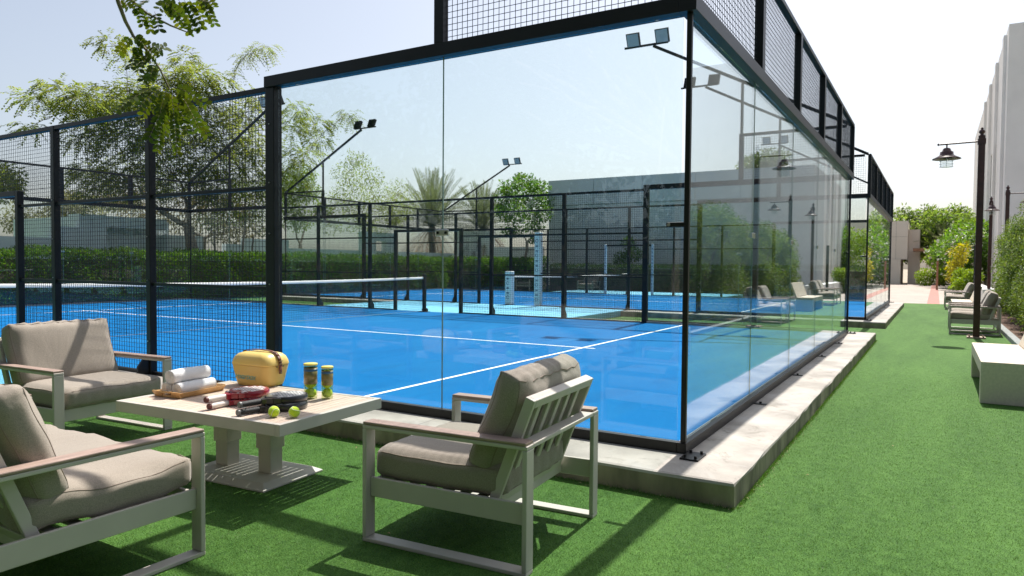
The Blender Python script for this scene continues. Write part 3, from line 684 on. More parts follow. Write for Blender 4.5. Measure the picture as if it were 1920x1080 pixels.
def towel(x, y, z, rz, r, L, lb):
    t = MB(); n = 30; th = .010; turns = 4.2; K = 90; vs = []
    outer = []
    m = MB(); seg = 26; cols = 12
    for j in range(cols+1):
        xx = -L/2+L*j/cols
        for k in range(seg):
            an = 2*pi*k/seg; rr = r*(1+.03*sin(an*3+j*.7)+.02*sin(j*2.1+an)); rr *= 1-.10*(abs(2*j/cols-1)**14)
            vs.append((xx, rr*cos(an), rr*sin(an)*.93))
    fs = [(j*seg+k, (j+1)*seg+k, (j+1)*seg+(k+1) % seg, j*seg+(k+1) % seg) for j in range(cols) for k in range(seg)]
    m.add(vs, fs, True)
    for e in (-1, 1):      # the rolled end: a spiral ridge
        pts = [(e*(L/2-.004+.002*sin(k*.3)), (r*.94*k/K)*cos(k*2*pi*turns/K), (r*.88*k/K)*sin(k*2*pi*turns/K)) for k in range(4, K)]
        m.tube(pts, .0052, 5, False)
        c = [(e*(L/2-.006), r*.97*cos(2*pi*k/seg), r*.9*sin(2*pi*k/seg)) for k in range(seg)]; m.add(c, [tuple(range(seg)) if e > 0 else tuple(range(seg-1, -1, -1))])
    o = m.build('rolled_towel', TOWEL, None, loc=(x, y, z)); o.rotation_euler[2] = rz
    st = MB()              # grey stitched lettering band, too small to read
    for i in range(15):
        xs = -.085+i*.0125; st.add([(xs, -r*.93*cos(.10)-.002, r*.22), (xs+.008, -r*.93-.002, r*.22), (xs+.008, -r*.86-.002, r*.42), (xs, -r*.86-.002, r*.42)], [(0, 1, 2, 3)])
    return tag(o, lb, 'towel', 'rolled white towels on the tray')
ex = Vector((cos(ta), sin(ta), 0)); ey = Vector((-sin(ta), cos(ta), 0)); tc = Vector((-1.64, 3.0, T))
p = tc-ey*.052; towel(p.x, p.y, T+.052, ta, .047, .30, 'lower rolled white towel nearest the camera on the tray')
p = tc+ey*.050; towel(p.x, p.y, T+.052, ta+.02, .047, .30, 'lower rolled white towel at the back of the tray')
p = tc-ey*.002-ex*.01; towel(p.x, p.y, T+.134, ta-.03, .051, .30, 'rolled white towel lying on top of the other two')
# cooler
YEL = mat('cooler_yellow', (.80, .53, .15), .42, bump=(80, .03), coat=.15); YELI = mat('cooler_lid', (.84, .58, .17), .38, coat=.2)
LEATH = mat('leather', (.16, .045, .025), .5, noise=(30, .3)); TEAL = mat('teal_print', (.22, .46, .38), .6)
ck = empty('cooler_box', (-1.13, 2.885, T), R(4), 'yellow retro cooler box with brown leather strap standing on the table', 'cooler')
def rr_ring(hx, hy, r, z, n=6):
    out = []
    for (cx, cy, a0) in ((hx-r, hy-r, 0), (-hx+r, hy-r, 90), (-hx+r, -hy+r, 180), (hx-r, -hy+r, 270)):
        for k in range(n+1): a_ = R(a0+90*k/n); out.append((cx+r*cos(a_), cy+r*sin(a_), z))
    return out
def loft(rings, mat_, name, parent):
    n = len(rings[0]); m = MB(); m.add([v for r_ in rings for v in r_], [(i*n+k, i*n+(k+1) % n, (i+1)*n+(k+1) % n, (i+1)*n+k) for i in range(len(rings)-1) for k in range(n)], True)
    m.add(rings[0], [tuple(range(n-1, -1, -1))]); m.add(rings[-1], [tuple(range(n))], True); return m.build(name, mat_, parent)
# long axis along local Y (left-right in the photo)
BH = .145
body = loft([rr_ring(.085, .135, .05, 0), rr_ring(.097, .15, .055, .006), rr_ring(.103, .158, .055, .03), rr_ring(.118, .180, .055, BH-.006), rr_ring(.118, .180, .055, BH)], YEL, 'body', ck)
lid = loft([rr_ring(.114, .176, .052, BH+.0005), rr_ring(.121, .183, .056, BH+.004), rr_ring(.122, .184, .057, BH+.012), rr_ring(.119, .178, .057, BH+.035), rr_ring(.110, .165, .055, BH+.060), rr_ring(.094, .145, .05, BH+.078), rr_ring(.07, .12, .045, BH+.087), rr_ring(.04, .09, .035, BH+.090)], YELI, 'lid', ck)
pts = [(x, -.183-.002 if 0 else y, z) for x, y, z in ()]
m = MB(); prof = [(-.192, BH-.055), (-.191, BH-.005), (-.190, BH+.03), (-.172, BH+.068), (-.145, BH+.092), (-.08, BH+.101), (0, BH+.104), (.08, BH+.101), (.145, BH+.092), (.172, BH+.068), (.190, BH+.03), (.191, BH-.005), (.192, BH-.055)]
for i in range(len(prof)-1):
    y0, z0 = prof[i]; y1, z1 = prof[i+1]; m.bar((0, y0, z0), (0, y1, z1), .024, .004, (1, 0, 0)) if 0 else m.add([(-.013, y0, z0), (.013, y0, z0), (.013, y1, z1), (-.013, y1, z1)], [(0, 1, 2, 3)], True)
st = m.build('strap', LEATH, ck); so_ = st.modifiers.new('s', 'SOLIDIFY'); so_.thickness = .004; so_.offset = 0
m = MB()
for s in (-1,): m.box((-.017, s*.196-.003, BH+.012), (.017, s*.196+.003, BH+.017)).box((-.017, s*.196-.003, BH+.032), (.017, s*.196+.003, BH+.037)); m.tube([(0, s*.194, BH-.045), (0, s*.198, BH-.045)], .006, 8); m.tube([(.03, -.186, BH-.004), (.03, -.190, BH-.004)], .006, 8); m.tube([(-.03, -.186, BH-.004), (-.03, -.190, BH-.004)], .006, 8)
m.build('buckle', mat('brass', (.5, .33, .15), .35, 1), st)
fc = bpy.data.curves.new('logo', 'FONT'); fc.body = 'Polarbox'; fc.size = .058; fc.shear = .35; fc.extrude = .0008; fc.align_x = 'LEFT'; fc.space_character = .95
tmp = bpy.data.objects.new('tmp', fc); lme = bpy.data.meshes.new_from_object(tmp); bpy.data.objects.remove(tmp); lme.materials.clear(); lme.materials.append(TEAL)
fo = bpy.data.objects.new('logo_text', lme); C.objects.link(fo); fo.parent = ck
fo.matrix_local = Matrix.Translation((-.1125, .135, .050)) @ Matrix(((0, 0, -1, 0), (-1, 0, 0, 0), (0, 1, 0, 0), (0, 0, 0, 1))) @ Matrix.Rotation(R(-7), 4, 'X')
ck.scale = (1.06, 1.06, 1.06)
# ball cans
CANC = glass('can_plastic', (.80, .84, .62), .05); CANL = mat('can_label', (.07, .10, .03), .35, noise=(22, .8), col2=(.33, .24, .08), coat=.4); LID = mat('can_lid', (.78, .62, .12), .4)
FELT = mat('ball_felt', (.56, .78, .03), .95, noise=(300, .15), bump=(300, .8, .003), sheen=.3); SEAM = mat('ball_seam', (.75, .80, .55), .8)
BLUEL = mat('can_label_blue', (.03, .12, .25), .4)
def ball_seam(m, c, r, rot):
    pts = []
    for k in range(49):
        t_ = 2*pi*k/48; a_, b_ = .75, .25; x = a_*cos(t_)+b_*cos(3*t_); y = a_*sin(t_)-b_*sin(3*t_); z = 2*math.sqrt(a_*b_)*sin(2*t_)
        pts.append(Vector(c)+(rot @ Vector((x, y, z)).normalized())*(r-.0006))
    m.tube(pts, .0022, 5, False)
def sphere(m, c, r, n=16): m.lathe([(r*sin(pi*i/n)+1e-5, -r*cos(pi*i/n)) for i in range(n+1)], 24, c)
def can(x, y, lb, h, rz, parts=True):
    t = empty('ball_can', (x, y, T), rz, lb, 'ball can', 'clear tubes of balls on the table'); t.scale = (rz, rz, 1)
    MB().lathe([(.030, .0), (.036, .003), (.0365, .012), (.0365, h-.012), (.036, h-.009)], 28).build('tube', CANC, t)
    for i in range(3): mb_ = MB(); sphere(mb_, (0, 0, .036+i*.064), .0325); mb_.build('ball', FELT, t)
    MB().lathe([(.0368, h*.42), (.0371, h*.42), (.0371, h*.88), (.0368, h*.88)], 28).build('label', CANL, t)
    MB().lathe([(.0373, h*.78), (.0374, h*.78), (.0374, h*.84), (.0373, h*.84)], 28).build('label_band', BLUEL, t)
    MB().lathe([(.0374, h-.012), (.0385, h-.011), (.0385, h-.002), (.036, h), (.001, h)], 28).build('lid', LID, t)
    return t
can(-1.31, 2.16, 'taller clear ball tube with yellow lid beside the cooler', .238, 1.22)
can(-1.25, 2.065, 'shorter clear ball tube with yellow lid at the table far edge', .218, 1.06)
for x, y, rot, lb in ((-1.846, 1.893, Matrix.Rotation(.4, 3, 'X') @ Matrix.Rotation(.5, 3, 'Z'), 'left yellow-green ball on the table corner, closer to the rackets'), (-1.79, 1.782, Matrix.Rotation(1.9, 3, 'Y') @ Matrix.Rotation(1.2, 3, 'Z'), 'right yellow-green ball on the table corner')):
    mb_ = MB(); sphere(mb_, (0, 0, 0), .033, 20); o = mb_.build('padel_ball', FELT, None, loc=(x, y, T+.032)); tag(o, lb, 'ball', 'loose balls on the table')
    m = MB(); ball_seam(m, (0, 0, 0), .033, rot); m.build('seam', SEAM, o)
# rackets
RED = mat('racket_red', (.30, .010, .022), .25, coat=.6); REDF = mat('racket_face_red', (.33, .03, .04), .4, coat=.3); BLK = mat('racket_black', (.018, .016, .016), .28, coat=.5); BLF = mat('racket_face_grey', (.17, .17, .18), .4, coat=.3)
GRW = mat('grip_white', (.72, .66, .60), .8, bump=(90, .3)); GRB = mat('grip_black', (.02, .02, .022), .7, bump=(90, .4)); CAPR = mat('butt_red', (.10, .012, .012), .5); CAPG = mat('butt_grey', (.12, .12, .12), .4); HOLE = mat('racket_hole', (.01, .01, .01), .8); STRIPE = mat('racket_stripe', (.78, .74, .72), .5); ORNG = mat('racket_orange', (.16, .035, .02), .4, noise=(40, .9))
def racket(x, y, z, deg, body_m, face_m, grip_m, cap_m, acc_m, lb, tilt=0):
    t = empty('padel_racket', (x, y, z), 0, lb, 'racket', 'padel rackets stacked in pairs'); t.rotation_euler = (0, R(tilt), R(deg)); th = .019
    out = []
    for k in range(40):     # head outline; handle end at x=0, head centre at x=.315
        a_ = 2*pi*k/40; hx, hy = .135*cos(a_), .128*sin(a_)
        if hx < 0: hy *= 1-.22*(hx/-.135)**2
        out.append((.322+hx, hy))
    def ringz(sc, z_): return [((px-.322)*sc+.322, py*sc, z_) for px, py in out]
    rings = [ringz(.955, -th), ringz(.99, -th*.7), ringz(1, 0), ringz(.99, th*.7), ringz(.955, th)]; n = 40; m = MB()
    m.add([v for r_ in rings for v in r_], [(i*n+k, i*n+(k+1) % n, (i+1)*n+(k+1) % n, (i+1)*n+k) for i in range(4) for k in range(n)], True)
    m.add(rings[0], [tuple(range(n-1, -1, -1))]); m.add(rings[-1], [tuple(range(n))]); m.build('head', body_m, t)
    m = MB(); m.prism([((px-.322)*.90+.322, py*.90) for px, py in out], th+.0002, th+.0012); fo_ = m.build('face', face_m, t)
    m = MB()
    for i in range(-4, 5):
        for j in range(-4, 5):
            hx = i*.021+(.0105 if j % 2 else 0)+.012; hy = j*.021
            if hx*hx/.0092+hy*hy/.0085 < .92: m.lathe([(.0001, th+.0022), (.0052, th+.0022)], 8, (.322+hx, hy, 0))
    m.build('holes', HOLE, fo_)
    m = MB()
    for yy, x0, x1 in ((-.085, .27, .37), (-.055, .22, .41), (-.02, .25, .43), (.045, .24, .42), (.078, .26, .38), (0.012, .27, .44)): m.box((x0, yy-.010, th+.0013), (x1, yy+.010, th+.0019))
    m.build('stripes', STRIPE, fo_)
    m = MB()
    for s in (-1, 1):
        for j in range(3): m.box((.19+j*.022, s*(.048+j*.017)-.007, th*.93), (.203+j*.022, s*(.048+j*.017)+.007, th*.96))
    m.build('accent', ORNG if body_m is BLK else STRIPE, t)
    for s in (-1, 1):       # throat bridge: two arms
        m = MB(); pts = [(.135, s*.010, 0), (.165, s*.022, 0), (.195, s*.055, 0), (.225, s*.084, 0)]
        for i in range(3): m.bar(pts[i], pts[i+1], .024, th*1.8)
        m.build('throat', acc_m, t, .004)
    m = MB(); vs = []; K = 16; nn = 12
    pts = [(-.0+.135*i/20, 0, 0) for i in range(21)]
    m.tube(pts, [.0175+.0012*(i % 2) for i in range(21)], 10); m.build('grip', grip_m, t)
    MB().tube([(-.010, 0, 0), (0, 0, 0), (.004, 0, 0)], [.018, .0205, .019], 12).build('butt_cap', cap_m, t)
    m = MB(); pts = [(-.008+.03*sin(k*pi/10)*1.2, -.016*sin(k*pi/5)-.012, -.012-.006*sin(k*pi/10)) for k in range(11)]; m.tube(pts, .0028, 5, False); m.build('wrist_cord', cap_m, t)
    return t
racket(-1.925, 2.385, T+.021, 4, RED, REDF, GRW, CAPR, RED, 'lower dark red racket with white grip under its twin')
racket(-1.935, 2.400, T+.062, 2, RED, REDF, GRW, CAPR, RED, 'upper dark red racket with white grip and white striped face')
racket(-1.945, 2.085, T+.021, -8, BLK, BLF, GRB, CAPG, BLK, 'lower black racket with black grip under its twin')
racket(-1.925, 2.095, T+.063, -6, BLK, BLF, GRB, CAPG, BLK, 'upper black racket with black grip and dotted face')

# ------------------------------------------------------------------ lamps
def lamp(x, y, deg, lb, h=4.1):
    t = empty('street_lamp', (x, y, G), R(deg), lb, 'street lamp', 'brown lamp posts beside the lawn')
    m = MB().box((-.16, -.16, 0), (.16, .16, .03))
    for sx in (-1, 1):
        for sy in (-1, 1): bolt(m, (sx*.12, sy*.12, .03), (0, 0, 1), .016, .03)
    m.build('base_plate', mat('lamp_base', (.35, .25, .2), .5, noise=(20, .4)) if 'lamp_base' not in bpy.data.materials else bpy.data.materials['lamp_base'], t)
    MB().box((-.058, -.058, .031), (.058, .058, h)).build('pole', LAMPM, t, .006)
    MB().box((-.07, -.07, h-.17), (.07, .07, h-.06)).build('collar', LAMPM, t, .004)
    MB().lathe([(.06, h+.001), (.045, h+.02), (.025, h+.03), (.05, h+.06), (.058, h+.085), (.04, h+.115), (.018, h+.13), (.03, h+.15), (.001, h+.175)], 16).build('finial', LAMPM, t)
    az = h-.11
    arm = MB().tube([(0, .06, az), (0, .74, az-.01)], .018, 10).lathe([(.001, -.03), (.028, 0), (.001, .03)], 10, (0, .75, az-.01)).build('arm', LAMPM, t)
    ly = .60
    lm = MB().tube([(0, ly, az), (0, ly, az-.10)], .014, 8).lathe([(.05, -.09), (.07, -.11), (.085, -.155), (.12, -.17), (.125, -.225), (.15, -.25), (.255, -.305), (.262, -.318), (.15, -.30), (.1, -.29)], 28, (0, ly, az)).build('lamp_shade', LAMPM, t)
    MB().lathe([(.095, -.29), (.105, -.33), (.105, -.46), (.09, -.48), (.001, -.482)], 24, (0, ly, az)).build('lamp_globe', CLEAR, lm)
    m = MB()
    for z in (-.36, -.42, -.475): m.tube([(.122*cos(k*pi/8), ly+.122*sin(k*pi/8), az+z) for k in range(17)], .004, 5, False)
    for k in range(6): m.tube([(.122*cos(k*pi/3), ly+.122*sin(k*pi/3), az-.30), (.122*cos(k*pi/3), ly+.122*sin(k*pi/3), az-.48)], .004, 5, False)
    m.build('lamp_cage', STEEL, lm); return t
lamp(12.47, -2.193, 0, 'tall brown lamp post with hanging shade standing on the lawn by the lounge chair')
lamp(29.0, -3.27, 90, 'distant brown lamp post with its shade in line with the pole, behind the hedge')
lamp(24.7, -3.5, 180, 'brown lamp post behind the tall hedge with its arm pointing right')

# bed kerb stones
KERB = mat('kerb_stone', (.26, .28, .28), .85, noise=(12, .2), bump=(40, .3))
for i in range(23):
    x = 5.0+i*1.0
    o = MB().box((x+.012, -2.86, G-.05), (x+.988, -2.73, G+.085)).build('kerb_stone', KERB, None, .012)
    tag(o, 'grey kerb stone edging the mulch bed along the right of the lawn', 'kerb stone', 'kerb stones along the planting bed')

# ------------------------------------------------------------------ buildings
b = empty('white_building', (43, -4.6, G), 0, 'tall white building with deep window recesses on the right', 'building'); Hh = 14.9
m = MB(); x = 0; zs = Hh
m.box((0, -14, 0), (.6, 0, zs)); x = .6
wins = [(3.2, 1.3), (7.2, 1.3), (11.4, 1.4), (15.8, 1.4), (20.4, 1.5), (25.2, 1.5)]
for wx, ww in wins:
    m.box((x, -1.2, 0), (wx, 0, zs)); m.box((wx, -1.2, 0), (wx+ww, -.004, 1.0)); m.box((wx, -1.2, 9.4), (wx+ww, -.004, zs-.003)); x = wx+ww
m.box((x, -1.2, 0), (40, 0, zs)); m.box((.61, -14, zs-.4), (40, -1.21, zs-.1)); m.build('wall', RENDER_W, b)
m = MB()
for i in range(4): m.box((1.2+i*6.2, .003, 0), (2.1+i*6.2, .16, zs-.25))
m.build('buttress', RENDER_W, b)
for wx, ww in wins:
    wf = MB().box((wx-.02, -1.10, 1.0), (wx+ww+.02, -1.0, 9.4)).build('window', mat('cream_reveal', (.62, .56, .44), .8) if 'cream_reveal' not in bpy.data.materials else bpy.data.materials['cream_reveal'], b)
    MB().box((wx+.15, -.998, 1.2), (wx+ww-.15, -.97, 9.2)).build('pane', mat('dark_pane', (.05, .06, .07), .08) if 'dark_pane' not in bpy.data.materials else bpy.data.materials['dark_pane'], wf)
b = empty('grey_building', (34, 3.9, G), 0, 'long flat roofed grey building behind the second court', 'building'); PANEL = mat('grey_panel', (.52, .545, .55), .7, noise=(.5, .05))
MB().box((0, 0, 0), (12, 15.3, 5.1)).build('wall', PANEL, b)
for i in range(5): MB().box((-.12, i*3.06+.012, 5.101), (12, (i+1)*3.06-.012, 6.62)).build('parapet_panel', PANEL, b)
MB().box((-.05, 0.05, 5.09), (11.9, 15.2, 6.3)).build('parapet_core', mat('joint_dark', (.12, .12, .12), .8), b)
b = empty('white_gatehouse', (67, .75, G), 0, 'white stone clad block at the far end of the paved path', 'building'); CLAD = mat('white_cladding', (.72, .66, .60), .7, noise=(.7, .05))
MB().box((0, 0, 2.2), (6, 9, 5.6)).build('upper_wall', CLAD, b); MB().box((-.25, .5, 0), (6, 9, 2.19)).build('lower_wall', CLAD, b)
MB().box((1.5, -.9, 0), (6.2, -.01, 4.9)).build('side_wall', CLAD, b)
m = MB().box((-.012, .02, 4.2), (-.001, 9, 4.22)).box((-.012, .9, 2.2), (-.001, .92, 5.6)).box((-.012, 2.6, 2.2), (-.001, 2.62, 5.6)); m.build('cladding_joint', mat('joint_grey', (.3, .28, .26), .8), b)
b = empty('pergola', (66, -2.2, G), 0, 'brown timber pergola beside the white gatehouse', 'pergola'); WOOD = mat('pergola_timber', (.30, .15, .09), .7, noise=(3, .2))
MB().box((0, -.3, 2.9), (3.2, 2.5, 3.15)).build('roof_beam', WOOD, b)
for xx, yy in ((.1, .3), (2.9, .3), (2.9, 2.2)): MB().box((xx, yy, 0), (xx+.28, yy+.3, 2.899)).build('post', WOOD, b)
o = MB().box((28.5, -3.5, G), (44, -3.05, G+.62)).build('planter_wall', WHITE, None, .02); tag(o, 'low white planter wall behind the farthest lounge chairs', 'planter wall')
o = MB().box((31.0, -2.95, G), (31.12, -2.83, 2.3)).build('dark_post', BLACK, None, .01); tag(o, 'short black square post by the flowering bushes', 'post')
o = MB().box((50.0, -1.6, G), (50.12, -1.48, 1.75)).build('timber_post', WOOD, None, .01); tag(o, 'thin brown post at the edge of the paving', 'post')
for i, x in enumerate((32.6, 33.2, 33.8, 34.5)):
    pass
# stepped perimeter walls beyond the courts
def wallrun(name, pts, y, th, lb, cat='wall', m_=None):
    t = empty(name, (0, y, G), 0, lb, cat, None)
    for x0, x1, z in pts: MB().box((x0, 0, 0), (x1-.002, th, z-G)).build('wall_section', m_ or BLUEW, t)
    return t
wallrun('perimeter_wall', [(-20, 8.6, 2.12), (8.6, 9.55, 2.55), (14.8, 15.9, 1.72), (15.9, 16.9, 2.12), (16.9, 19.5, 2.4), (19.5, 34, 2.0), (34, 60, 2.0)], 26.0, .3, 'pale blue grey stepped boundary wall behind the hedge')
hb = empty('garden_house', (9.55, 26.0, G), 0, 'pale blue grey flat roofed garden house with recessed front behind the hedge', 'building')
MB().box((0, .8, 0), (4.1, 5, 3.12)).build('rear_wall', BLUEW, hb); MB().box((0, 0, 0), (1.0, .799, 3.2)).build('side_pier', BLUEW, hb); MB().box((3.5, 0, 0), (5.2, .799, 2.55)).build('side_pier', BLUEW, hb)
MB().box((1.001, 0, 2.75), (3.499, .799, 3.18)).build('roof_lintel', BLUEW, hb); MB().box((4.101, .8, 0), (5.2, 3, 2.2)).build('low_wall', BLUEW, hb)
g2 = empty('boundary_pavilion', (24.4, 26.0, G), 0, 'small pale pavilion with a doorway seen through the glass', 'building')
MB().box((0, -.4, 0), (1.0, .0-.001, 3.2)).build('pier', BLUEW, g2); MB().box((1.9, -.4, 0), (2.6, -.001, 3.2)).build('pier', BLUEW, g2); MB().box((1.001, -.4, 2.7), (1.899, -.001, 3.2)).build('lintel', BLUEW, g2)
g3 = empty('white_side_wall', (33.5, 19.4, G), 0, 'cream white wall between the palms and the grey building', 'wall')
MB().box((0, 0, 0), (.3, 3.6, 2.55)).build('wall_section', RENDER_W, g3); MB().box((0, 3.61, 0), (.3, 6.5, 3.6)).build('wall_section', RENDER_W, g3)

# ------------------------------------------------------------------ hedges and bushes
HG = leaf('hedge_leaf', (.075, .155, .025), .45, .4, noise=(.9, .3)); HG2 = leaf('fine_hedge_leaf', (.085, .150, .030), .45, .35, noise=(1.4, .5), col2=(.16, .23, .05))
DK = leaf('dark_hedge_leaf', (.045, .085, .025), .45, .3)
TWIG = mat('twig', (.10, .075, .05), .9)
def hedge(name, x0, x1, y0, y1, z0, z1, n, L, Wd, m_, lb, cat='hedge', group=None, rough=.12, freq=1.6):
    t = empty(name, ((x0+x1)/2, (y0+y1)/2, z0), 0, lb, cat, group); rg = RNG; cx, cy = (x0+x1)/2, (y0+y1)/2
    # leaves on a lumpy box surface plus some inside
    ax, ay, az = x1-x0, y1-y0, z1-z0; A = np.array([ax*az, ax*az, ay*az, ay*az, ax*ay*1.3]); f = rg.choice(5, n, p=A/A.sum()); u = rg.random(n); v = rg.random(n)
    P = np.zeros((n, 3)); N = np.zeros((n, 3))
    for k in range(5):
        s = f == k
        if k < 2: P[s] = np.stack([x0+u[s]*ax, np.full(s.sum(), y0 if k == 0 else y1), z0+v[s]*az], 1); N[s] = (0, -1 if k == 0 else 1, 0)
        elif k < 4: P[s] = np.stack([np.full(s.sum(), x0 if k == 2 else x1), y0+u[s]*ay, z0+v[s]*az], 1); N[s] = (-1 if k == 2 else 1, 0, 0)
        else: P[s] = np.stack([x0+u[s]*ax, y0+v[s]*ay, np.full(s.sum(), z1)], 1); N[s] = (0, 0, 1)
    lump = (np.sin(P[:, 0]*freq*2.1+P[:, 2]*3)+np.sin(P[:, 1]*freq*2.9+P[:, 2]*4.1+P[:, 0]*1.3)+np.sin(P[:, 0]*freq*5.3+P[:, 2]*6+P[:, 1]*4))/3
    P += N*(lump*rough-np.abs(rg.normal(size=n))*rough*.8)[:, None]+rg.normal(size=(n, 3))*.025
    P -= np.array([cx, cy, z0]); D = N*.7+rnd(n)*.8+np.array([0, 0, .35])
    V, F = leaf_quads(P, D, N+rnd(n)*.8, L*(.6+.8*rg.random(n)), Wd*(.6+.8*rg.random(n))); npmesh('foliage', V, F, m_, t)
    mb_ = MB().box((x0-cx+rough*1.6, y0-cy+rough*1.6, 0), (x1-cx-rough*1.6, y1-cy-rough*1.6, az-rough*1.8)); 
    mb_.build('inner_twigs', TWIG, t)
    return t
hedge('clipped_hedge', -12, 27.5, 22.2, 23.4, G, 1.62, 110000, .085, .045, HG, 'long clipped green hedge running behind the near ends of both courts', rough=.16, freq=1.1)
hedge('dark_hedge', 29.9, 30.9, 1.0, 17.2, G, 1.32, 26000, .07, .035, DK, 'dark low hedge in front of the grey building')
hedge('leafy_hedge', 29.4, 30.8, 17.5, 25.0, G, 1.6, 20000, .11, .06, HG, 'bright leafy hedge at the corner beyond the second court', rough=.2)
def bush(name, clumps, n, L, Wd, m_, lb, cat='bush', group=None, stems=3, droop=0.1, sr=.03):
    cl = np.array(clumps, float); c0 = cl[:, :3].mean(0); base = np.array([c0[0], c0[1], G]); t = empty(name, tuple(base), 0, lb, cat, group)
    q = cl.copy(); q[:, :3] -= base; V, F = clump_leaves(q, n*1.25, L, Wd, droop); npmesh('foliage', V, F, m_, t)
    mb_ = MB()
    for c in q: limb(mb_, (random.uniform(-.15, .15), random.uniform(-.15, .15), 0), tuple(c[:3]), sr, sr*.3, .08)
    mb_.build('stems', BARKD, t); return t
# tall fine-leaved hedge at the right
def lumps(x0, x1, y0, y1, z0f, z1f, n, r):
    out = []
    for i in range(n):
        x = random.uniform(x0, x1); y = random.uniform(y0, y1); z1 = z1f(x); z = random.uniform(z0f, z1); rr = random.uniform(.7, 1.15)*r
        out.append((x, y, max(z-.1, rr*.8+G), rr, rr*.9, rr))
    return out
bush('tall_hedge_bush', lumps(8.7, 15.0, -4.3, -3.22, G+.3, lambda x: 2.75, 110, .46), 95000, .065, .022, HG2, 'tall feathery green hedge at the right edge behind the lawn seats', 'hedge', 'tall hedge shrubs')
bush('tall_hedge_bush', lumps(15.2, 20.5, -4.2, -3.22, G+.3, lambda x: 2.65, 80, .44), 60000, .07, .026, HG2, 'second stretch of feathery green hedge behind the lamp post', 'hedge', 'tall hedge shrubs')
bush('tall_hedge_bush', lumps(20.8, 27.0, -4.3, -3.35, G+.3, lambda x: 2.5, 70, .45), 36000, .085, .035, HG2, 'farthest feathery green hedge stretch next to the paving', 'hedge', 'tall hedge shrubs')
FR = leaf('frangipani_leaf', (.12, .23, .04), .4, .45); YL = leaf('yellow_leaf', (.36, .36, .04), .3, .4); LG = leaf('lime_leaf', (.17, .27, .035), .4, .4); FLW = mat('petal', (.82, .80, .72), .7)
frc = [(random.uniform(50, 58), random.uniform(-5.0, -1.9), random.uniform(.8, 3.2), .9, .8, .8) for _ in range(26)]+[(56+i*1.2, -1.6-.35*i, 2.2+.45*i, .9, .9, .8) for i in range(6)]+[(54+i, -3.8-.3*i, 3.9, .9, .9, .7) for i in range(6)]
fb = bush('flowering_bush', frc, 15000, .30, .13, FR, 'large bush with pale blossoms along the right side of the path', sr=.06)
base = np.array([np.array(frc)[:, 0].mean(), np.array(frc)[:, 1].mean(), G])
q = np.array(frc); q[:, :3] -= base; q[:, 3:] *= 1.08; V, F = clump_leaves(q, 2600, .22, .2); npmesh('blossoms', V, F, FLW, fb)
bush('yellow_bush', [(45+random.uniform(-.6, .6), -2.5+random.uniform(-.35, .45), .8+.28*i, .4, .35, .35) for i in range(7)], 900, .20, .09, YL, 'yellow leaved shrub in front of the flowering bush', sr=.03)
bush('lime_shrub', [(40+random.uniform(-2, 2), -2.9+random.uniform(-.4, .4), .2+random.uniform(0, .9), .5, .4, .4) for _ in range(9)], 6000, .13, .06, LG, 'lime green shrub above the white planter wall')
bush('round_shrub', [(61, -.75, .55, .9, .75, .75), (61, -1.9, .7, .9, .8, .8), (61, -2.9, .8, .9, .8, .9), (61.5, -2.2, 1.5, .9, 1.1, .6)], 6500, .16, .08, LG, 'low rounded shrubs at the far end of the paving', 'shrub')
bush('olive_shrub', [(63, -1.7, 2.0, 1.0, 1.0, .8), (63.5, -2.6, 2.6, 1.0, 1.0, .8), (63, -3.5, 2.2, 1.0, 1.0, .9)], 4500, .2, .08, leaf('olive_leaf', (.22, .22, .06), .35, .35), 'olive toned shrub behind the round shrubs', 'shrub')

# ------------------------------------------------------------------ trees
def tree(name, base, fork, clumps, kind, n, L, Wd, m_, lb, bark=BARK, r=.16, k=8, Ls=.5, droop=.5, group='trees beyond the courts', trunks=1, cat='tree', twigs=0):
    base = Vector(base); t = empty(name, base, 0, lb, cat, group); q = np.array(clumps, float); q[:, :3] -= np.array(base)
    mb_ = MB(); fk = Vector(fork)-base
    for i in range(trunks):
        off = Vector((random.uniform(-.3, .3)*i, random.uniform(-.3, .3)*i, 0)); f2 = fk+Vector((random.uniform(-.4, .4)*i, random.uniform(-.4, .4)*i, random.uniform(-.3, .3)*i))
        limb(mb_, off, f2, r*1.15, r*.8, .05, 6, 10)
    nodes = [(fk, r*.75, 0.)]
    for c in sorted(q.tolist(), key=lambda c: (Vector(c[:3])-fk).length):
        e = Vector(c[:3]); best = min(nodes, key=lambda nd: (nd[0]-e).length+.35*nd[2]); a = best[0]; Ld = (e-a).length
        pts = limb(mb_, a, e, max(.015, best[1]*.62), max(.008, best[1]*.3), .10, 7, 6)
        for k_ in (3, 5, 7): nodes.append((pts[k_], max(.012, best[1]*(.62-.32*k_/7)), best[2]+Ld*k_/7))
        for _ in range(twigs):
            s_ = random.choice(pts[3:]); limb(mb_, s_, Vector(s_)+Vector((random.uniform(-1, 1)*c[3], random.uniform(-1, 1)*c[4], random.uniform(-.4, 1)*c[5])), .012, .005, .1, 4, 4)
    mb_.build('trunk', bark, t)
    if kind == 'pinnate': V, F = sprays(q, n, k, Ls, L, Wd, droop)
    else: V, F = clump_leaves(q, n, L, Wd, droop)
    npmesh('crown', V, F, m_, t); return t
def ontoY(px, py, Yp):      # where a measured sight line meets the vertical plane y = Yp (used once, to survey crown outlines)
    v = d*1319.75+r1*(px-960)+u1*(540-py); c = Vector(M.translation); k = (Yp-c.y)/v.y; return c+v*k
def survey(lst, Yp, sc=None, jit=.8):
    out = []
    for px, py, rx, rz in lst:
        p = ontoY(px, py, Yp+random.uniform(-jit, jit)); s_ = (p-Vector(M.translation)).length/1319.75
        out.append((p.x, p.y, p.z, rx*s_, rx*s_, rz*s_))
    return out
